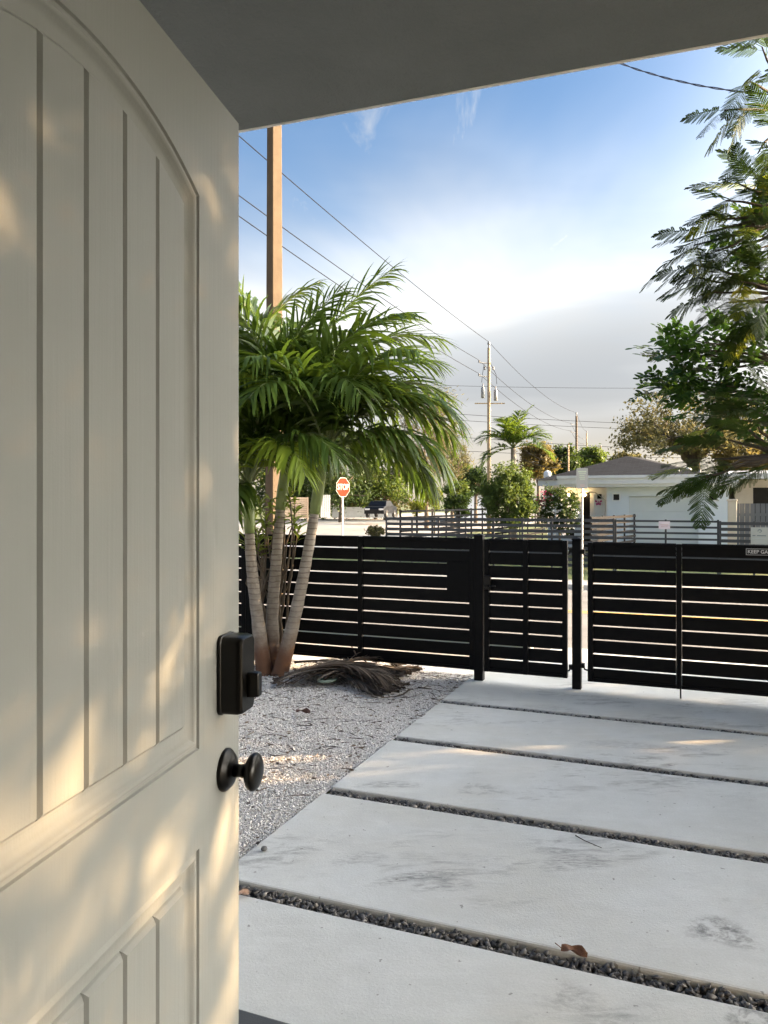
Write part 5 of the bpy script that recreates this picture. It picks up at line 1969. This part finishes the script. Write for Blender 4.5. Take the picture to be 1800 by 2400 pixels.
mb = MB().add([(-.4, -.5, zt), (L + .4, -.5, zt), (L + .4, 6.5, zt), (-.4, 6.5, zt), (1.0, 3, ztop), (L - 1, 3, ztop)], [(0, 1, 5, 4), (1, 2, 5), (2, 3, 4, 5), (3, 0, 4), (0, 3, 2, 1)])
mb.build('roof', M['red_roof'], rh)

# ----------------------------------------------------------------- trees and bushes of the neighbourhood
M['leaf_mid'] = mat_leaf('leaf_mid_green', (0.045, 0.075, 0.018), (0.10, 0.14, 0.03), 0.3, 0.55, (0.22, 0.30, 0.05), obj=False)
M['leaf_dark'] = mat_leaf('leaf_dark_green', (0.025, 0.045, 0.014), (0.06, 0.09, 0.025), 0.25, 0.55, (0.12, 0.18, 0.03), obj=False)
M['leaf_yellow'] = mat_leaf('leaf_yellow_green', (0.15, 0.16, 0.02), (0.28, 0.26, 0.04), 0.35, 0.55, (0.5, 0.48, 0.05), obj=False)
M['leaf_orange'] = mat_leaf('leaf_orange', (0.10, 0.085, 0.03), (0.19, 0.14, 0.045), 0.3, 0.6, (0.32, 0.25, 0.07), obj=False)
M['leaf_olive'] = mat_leaf('leaf_olive', (0.065, 0.070, 0.030), (0.14, 0.125, 0.055), 0.3, 0.6, (0.25, 0.22, 0.08), obj=False)
M['flower_white'] = mat_leaf('white_flowers', (0.65, 0.62, 0.62), (0.8, 0.78, 0.78), 0.3, 0.6, (.8, .78, .78), obj=False)
M['flower_red'] = mat_leaf('red_flowers', (0.45, 0.06, 0.12), (0.6, 0.10, 0.18), 0.3, 0.6, (.6, .1, .2), obj=False)
G = -0.42


def treepx(name, label, cat, xc, yt, yb, halfw_px, d, trunk_px, nclump, per, ls, mat, **kw):
    """tree placed by its column, crown top / bottom rows and depth"""
    c = px(xc, yt, d)
    s = d / F
    ztop, zbot = zof(yt, d), zof(yb, d)
    rz_ = (ztop - zbot) / 2
    cz = (ztop + zbot) / 2 - G
    rx = halfw_px * s
    return tree(name, label, cat, (c.x, d, G), max(zbot - G, .25) + rz_ * .35, trunk_px * s / 2, cz, (rx * .88, rx * .88, rz_ * .88), nclump, per, ls, M and mat, **kw)


treepx('oak_tree', 'spreading olive-leaved oak behind the white house roof', 'tree', 1625, 905, 1075, 215, 46, 34, 110, 130, 0.20, 'leaf_olive', limbs=16, clump_r=.17, droop=.18, shell=.45, barkmat='bark_dark')
treepx('wispy_tree', 'tall wispy grey-green tree right behind the palm crowns', 'tree', 1000, 880, 1150, 75, 52, 10, 60, 130, 0.26, 'leaf_olive', limbs=10, aspect=.16, upb=.1, clump_r=.25)
treepx('wispy_tree', 'lower wispy olive tree left of the transformer pole', 'tree', 1060, 985, 1160, 48, 56, 8, 40, 120, 0.24, 'leaf_olive', limbs=8, aspect=.18, upb=.1, clump_r=.26)
treepx('dark_tree', 'dark dense tree seen through the palm trunks', 'tree', 800, 960, 1192, 90, 72, 12, 60, 150, 0.34, 'leaf_dark', limbs=9)
treepx('dark_tree', 'dark dense tree left of the stop sign', 'tree', 690, 1000, 1194, 80, 78, 12, 60, 150, 0.34, 'leaf_dark', limbs=9)
treepx('tall_tree', 'tall mid-green tree behind the door edge at left', 'tree', 560, 960, 1192, 110, 84, 14, 60, 150, 0.4, 'leaf_mid', limbs=9)
treepx('tall_tree', 'mid-green tree behind the parked car', 'tree', 905, 985, 1197, 75, 80, 12, 60, 150, 0.36, 'leaf_mid', limbs=9)
treepx('hedge', 'dark hedge mass behind the plank fence at left', 'hedge', 730, 1095, 1212, 150, 82, 8, 70, 150, 0.32, 'leaf_dark', limbs=8)
treepx('hedge', 'olive hedge mass behind the low garden wall', 'hedge', 880, 1120, 1208, 95, 84, 8, 60, 150, 0.32, 'leaf_olive', limbs=8)
treepx('round_tree', 'small round dark tree in the gap beside the transformer pole', 'tree', 1115, 1085, 1165, 34, 70, 8, 36, 130, 0.28, 'leaf_dark', limbs=7)
treepx('round_tree', 'green tree at the street end right of the wispy trees', 'tree', 1080, 1070, 1165, 36, 85, 8, 36, 130, 0.34, 'leaf_mid', limbs=7)
treepx('orange_tree', 'tree with orange-yellow foliage behind the small palm', 'tree', 1262, 1038, 1125, 46, 62, 8, 46, 150, 0.26, 'leaf_orange', limbs=8)
treepx('hedge_tree', 'dark green tree behind the short service pole', 'tree', 1318, 1046, 1125, 42, 70, 8, 46, 150, 0.30, 'leaf_dark', limbs=8)
treepx('hedge_tree', 'bright green tree right of the pale pole', 'tree', 1395, 1050, 1120, 52, 76, 8, 46, 150, 0.32, 'leaf_mid', limbs=8)
treepx('hedge_tree', 'low green tree behind the right end of house ridge', 'tree', 1470, 1062, 1120, 46, 80, 8, 40, 140, 0.32, 'leaf_olive', limbs=8)
treepx('round_tree', 'rust-tinged tree behind the tan house', 'tree', 1760, 1040, 1140, 90, 44, 12, 60, 150, 0.22, 'leaf_orange', limbs=8)
treepx('yellow_shrub', 'bright yellow-green shrub near the dark slat fence', 'shrub', 1018, 1140, 1195, 24, 44, 4, 26, 110, 0.13, 'leaf_yellow', limbs=6)
treepx('yellow_shrub', 'low yellow cycad-like shrub at the dark fence corner', 'shrub', 978, 1172, 1205, 20, 43, 4, 20, 90, 0.13, 'leaf_yellow', limbs=5)
treepx('green_shrub', 'upright green shrub inside the dark slat fence', 'shrub', 1072, 1120, 1215, 36, 31, 5, 42, 130, 0.12, 'leaf_mid', limbs=8)
treepx('big_bush', 'large rounded green bush below the small palm', 'bush', 1195, 1085, 1250, 68, 25, 7, 90, 170, 0.10, 'leaf_mid', limbs=10, clump_r=.22)
fb = treepx('flowering_bush', 'dark bush with white blossoms before the white house', 'bush', 1312, 1140, 1255, 54, 25.2, 6, 70, 150, 0.085, 'leaf_dark', limbs=9, clump_r=.24)
treepx('low_shrub', 'small dry shrub at the road edge under palm fronds', 'shrub', 880, 1232, 1262, 22, 24, 3, 20, 110, 0.07, 'leaf_olive', limbs=5)
# blossoms of the flowering bush
n = 260
pts = unit(rng.normal(size=(n, 3))) * np.array([.70, .5, .72]) * rng.uniform(.7, 1.02, (n, 1)) + np.array([-.12, -.25, 1.45])
V, Fc = leafcards(pts, .075, .4, .2, .8)
link('white_blossoms', arrmesh('white_blossoms', V, Fc), M['flower_white'], fb)
n = 60
pts = unit(rng.normal(size=(n, 3))) * np.array([.25, .3, .25]) + np.array([-.55, -.2, 2.0])
V, Fc = leafcards(pts, .08, .4, .2, .8)
link('red_blossoms', arrmesh('red_blossoms', V, Fc), M['flower_red'], fb)

# small palm before the white house
pd_ = 26.0
t = px(1203, 1050, pd_)
sp_ = empty('small_palm', 'small feather palm standing above the big bush', 'palm', (t.x, t.y, G))
h = t.z - G
MB().tube([(0, 0, -.1), (.03, 0, h * .5), (0, 0, h)], [.13, .10, .085], 10).build('trunk', M['palm_stem'], sp_, smooth=True)
for az, e0, dr in ((90, 55, 80), (60, 62, 70), (120, 50, 85), (270, 50, 85), (300, 62, 75), (240, 45, 90), (0, 70, 60), (30, 78, 40), (330, 75, 50), (180, 60, 80), (210, 68, 60), (150, 40, 90), (95, 20, 80), (265, 15, 90), (255, -5, 60), (100, 82, 35)):
    palm_frond(sp_, (0, 0, h), rad_(az), rad_(e0), rad_(dr), R.uniform(1.3, 1.6), nl=26, leaf=.5, wid=.055, hang=.5, rad=.018, seg=4, vee=.5)

# ----------------------------------------------------------------- trees on the right, out of the picture, which shade the drive
def shade_tree(label, u, v, h, rx, ry, rz_, nclump, per, ls, mat):
    p = W(u, v, 0)
    return tree('yard_tree', label, 'tree', (p.x, p.y, -.05), h - rz_ * 1.2, .16, h - rz_, (rx, ry, rz_), nclump, per, ls, mat, limbs=10, clump_r=.26, group='yard trees right of the drive')


shade_tree('round yard tree beyond the right edge behind the hedge', 8.2, 6.8, 4.6, 2.0, 2.4, 1.8, 70, 170, .16, 'leaf_mid')

shade_tree('street tree on the verge beyond the right edge', 3.9, 9.2, 5.4, 1.5, 1.7, 1.7, 60, 130, .15, 'leaf_mid')
# clipped hedge along the right side of the yard
hg = empty('hedge', 'dense green hedge along the yard side beyond the right edge', 'hedge', W(4.7, 5.6, 0), -TH)
n = 22000
P = np.stack([rng.uniform(-.45, .45, n), rng.uniform(-1.5, 5.2, n), rng.uniform(0, 1.75, n)], -1)
P[:, 2] += .12 * np.sin(P[:, 1] * 2.3)
V, Fc = leafcards(P, .09, .4, .2, .6)
link('foliage', arrmesh('foliage', V, Fc), M['leaf_dark'], hg)
mb = MB()
for i in range(14):
    y = -1.4 + i * .36
    limb(mb, (R.uniform(-.1, .1), y, -.05), (R.uniform(-.2, .2), y + R.uniform(-.2, .2), 1.5), .03, .008, .05, 5, 5)
mb.build('stems', M['bark_dark'], hg)
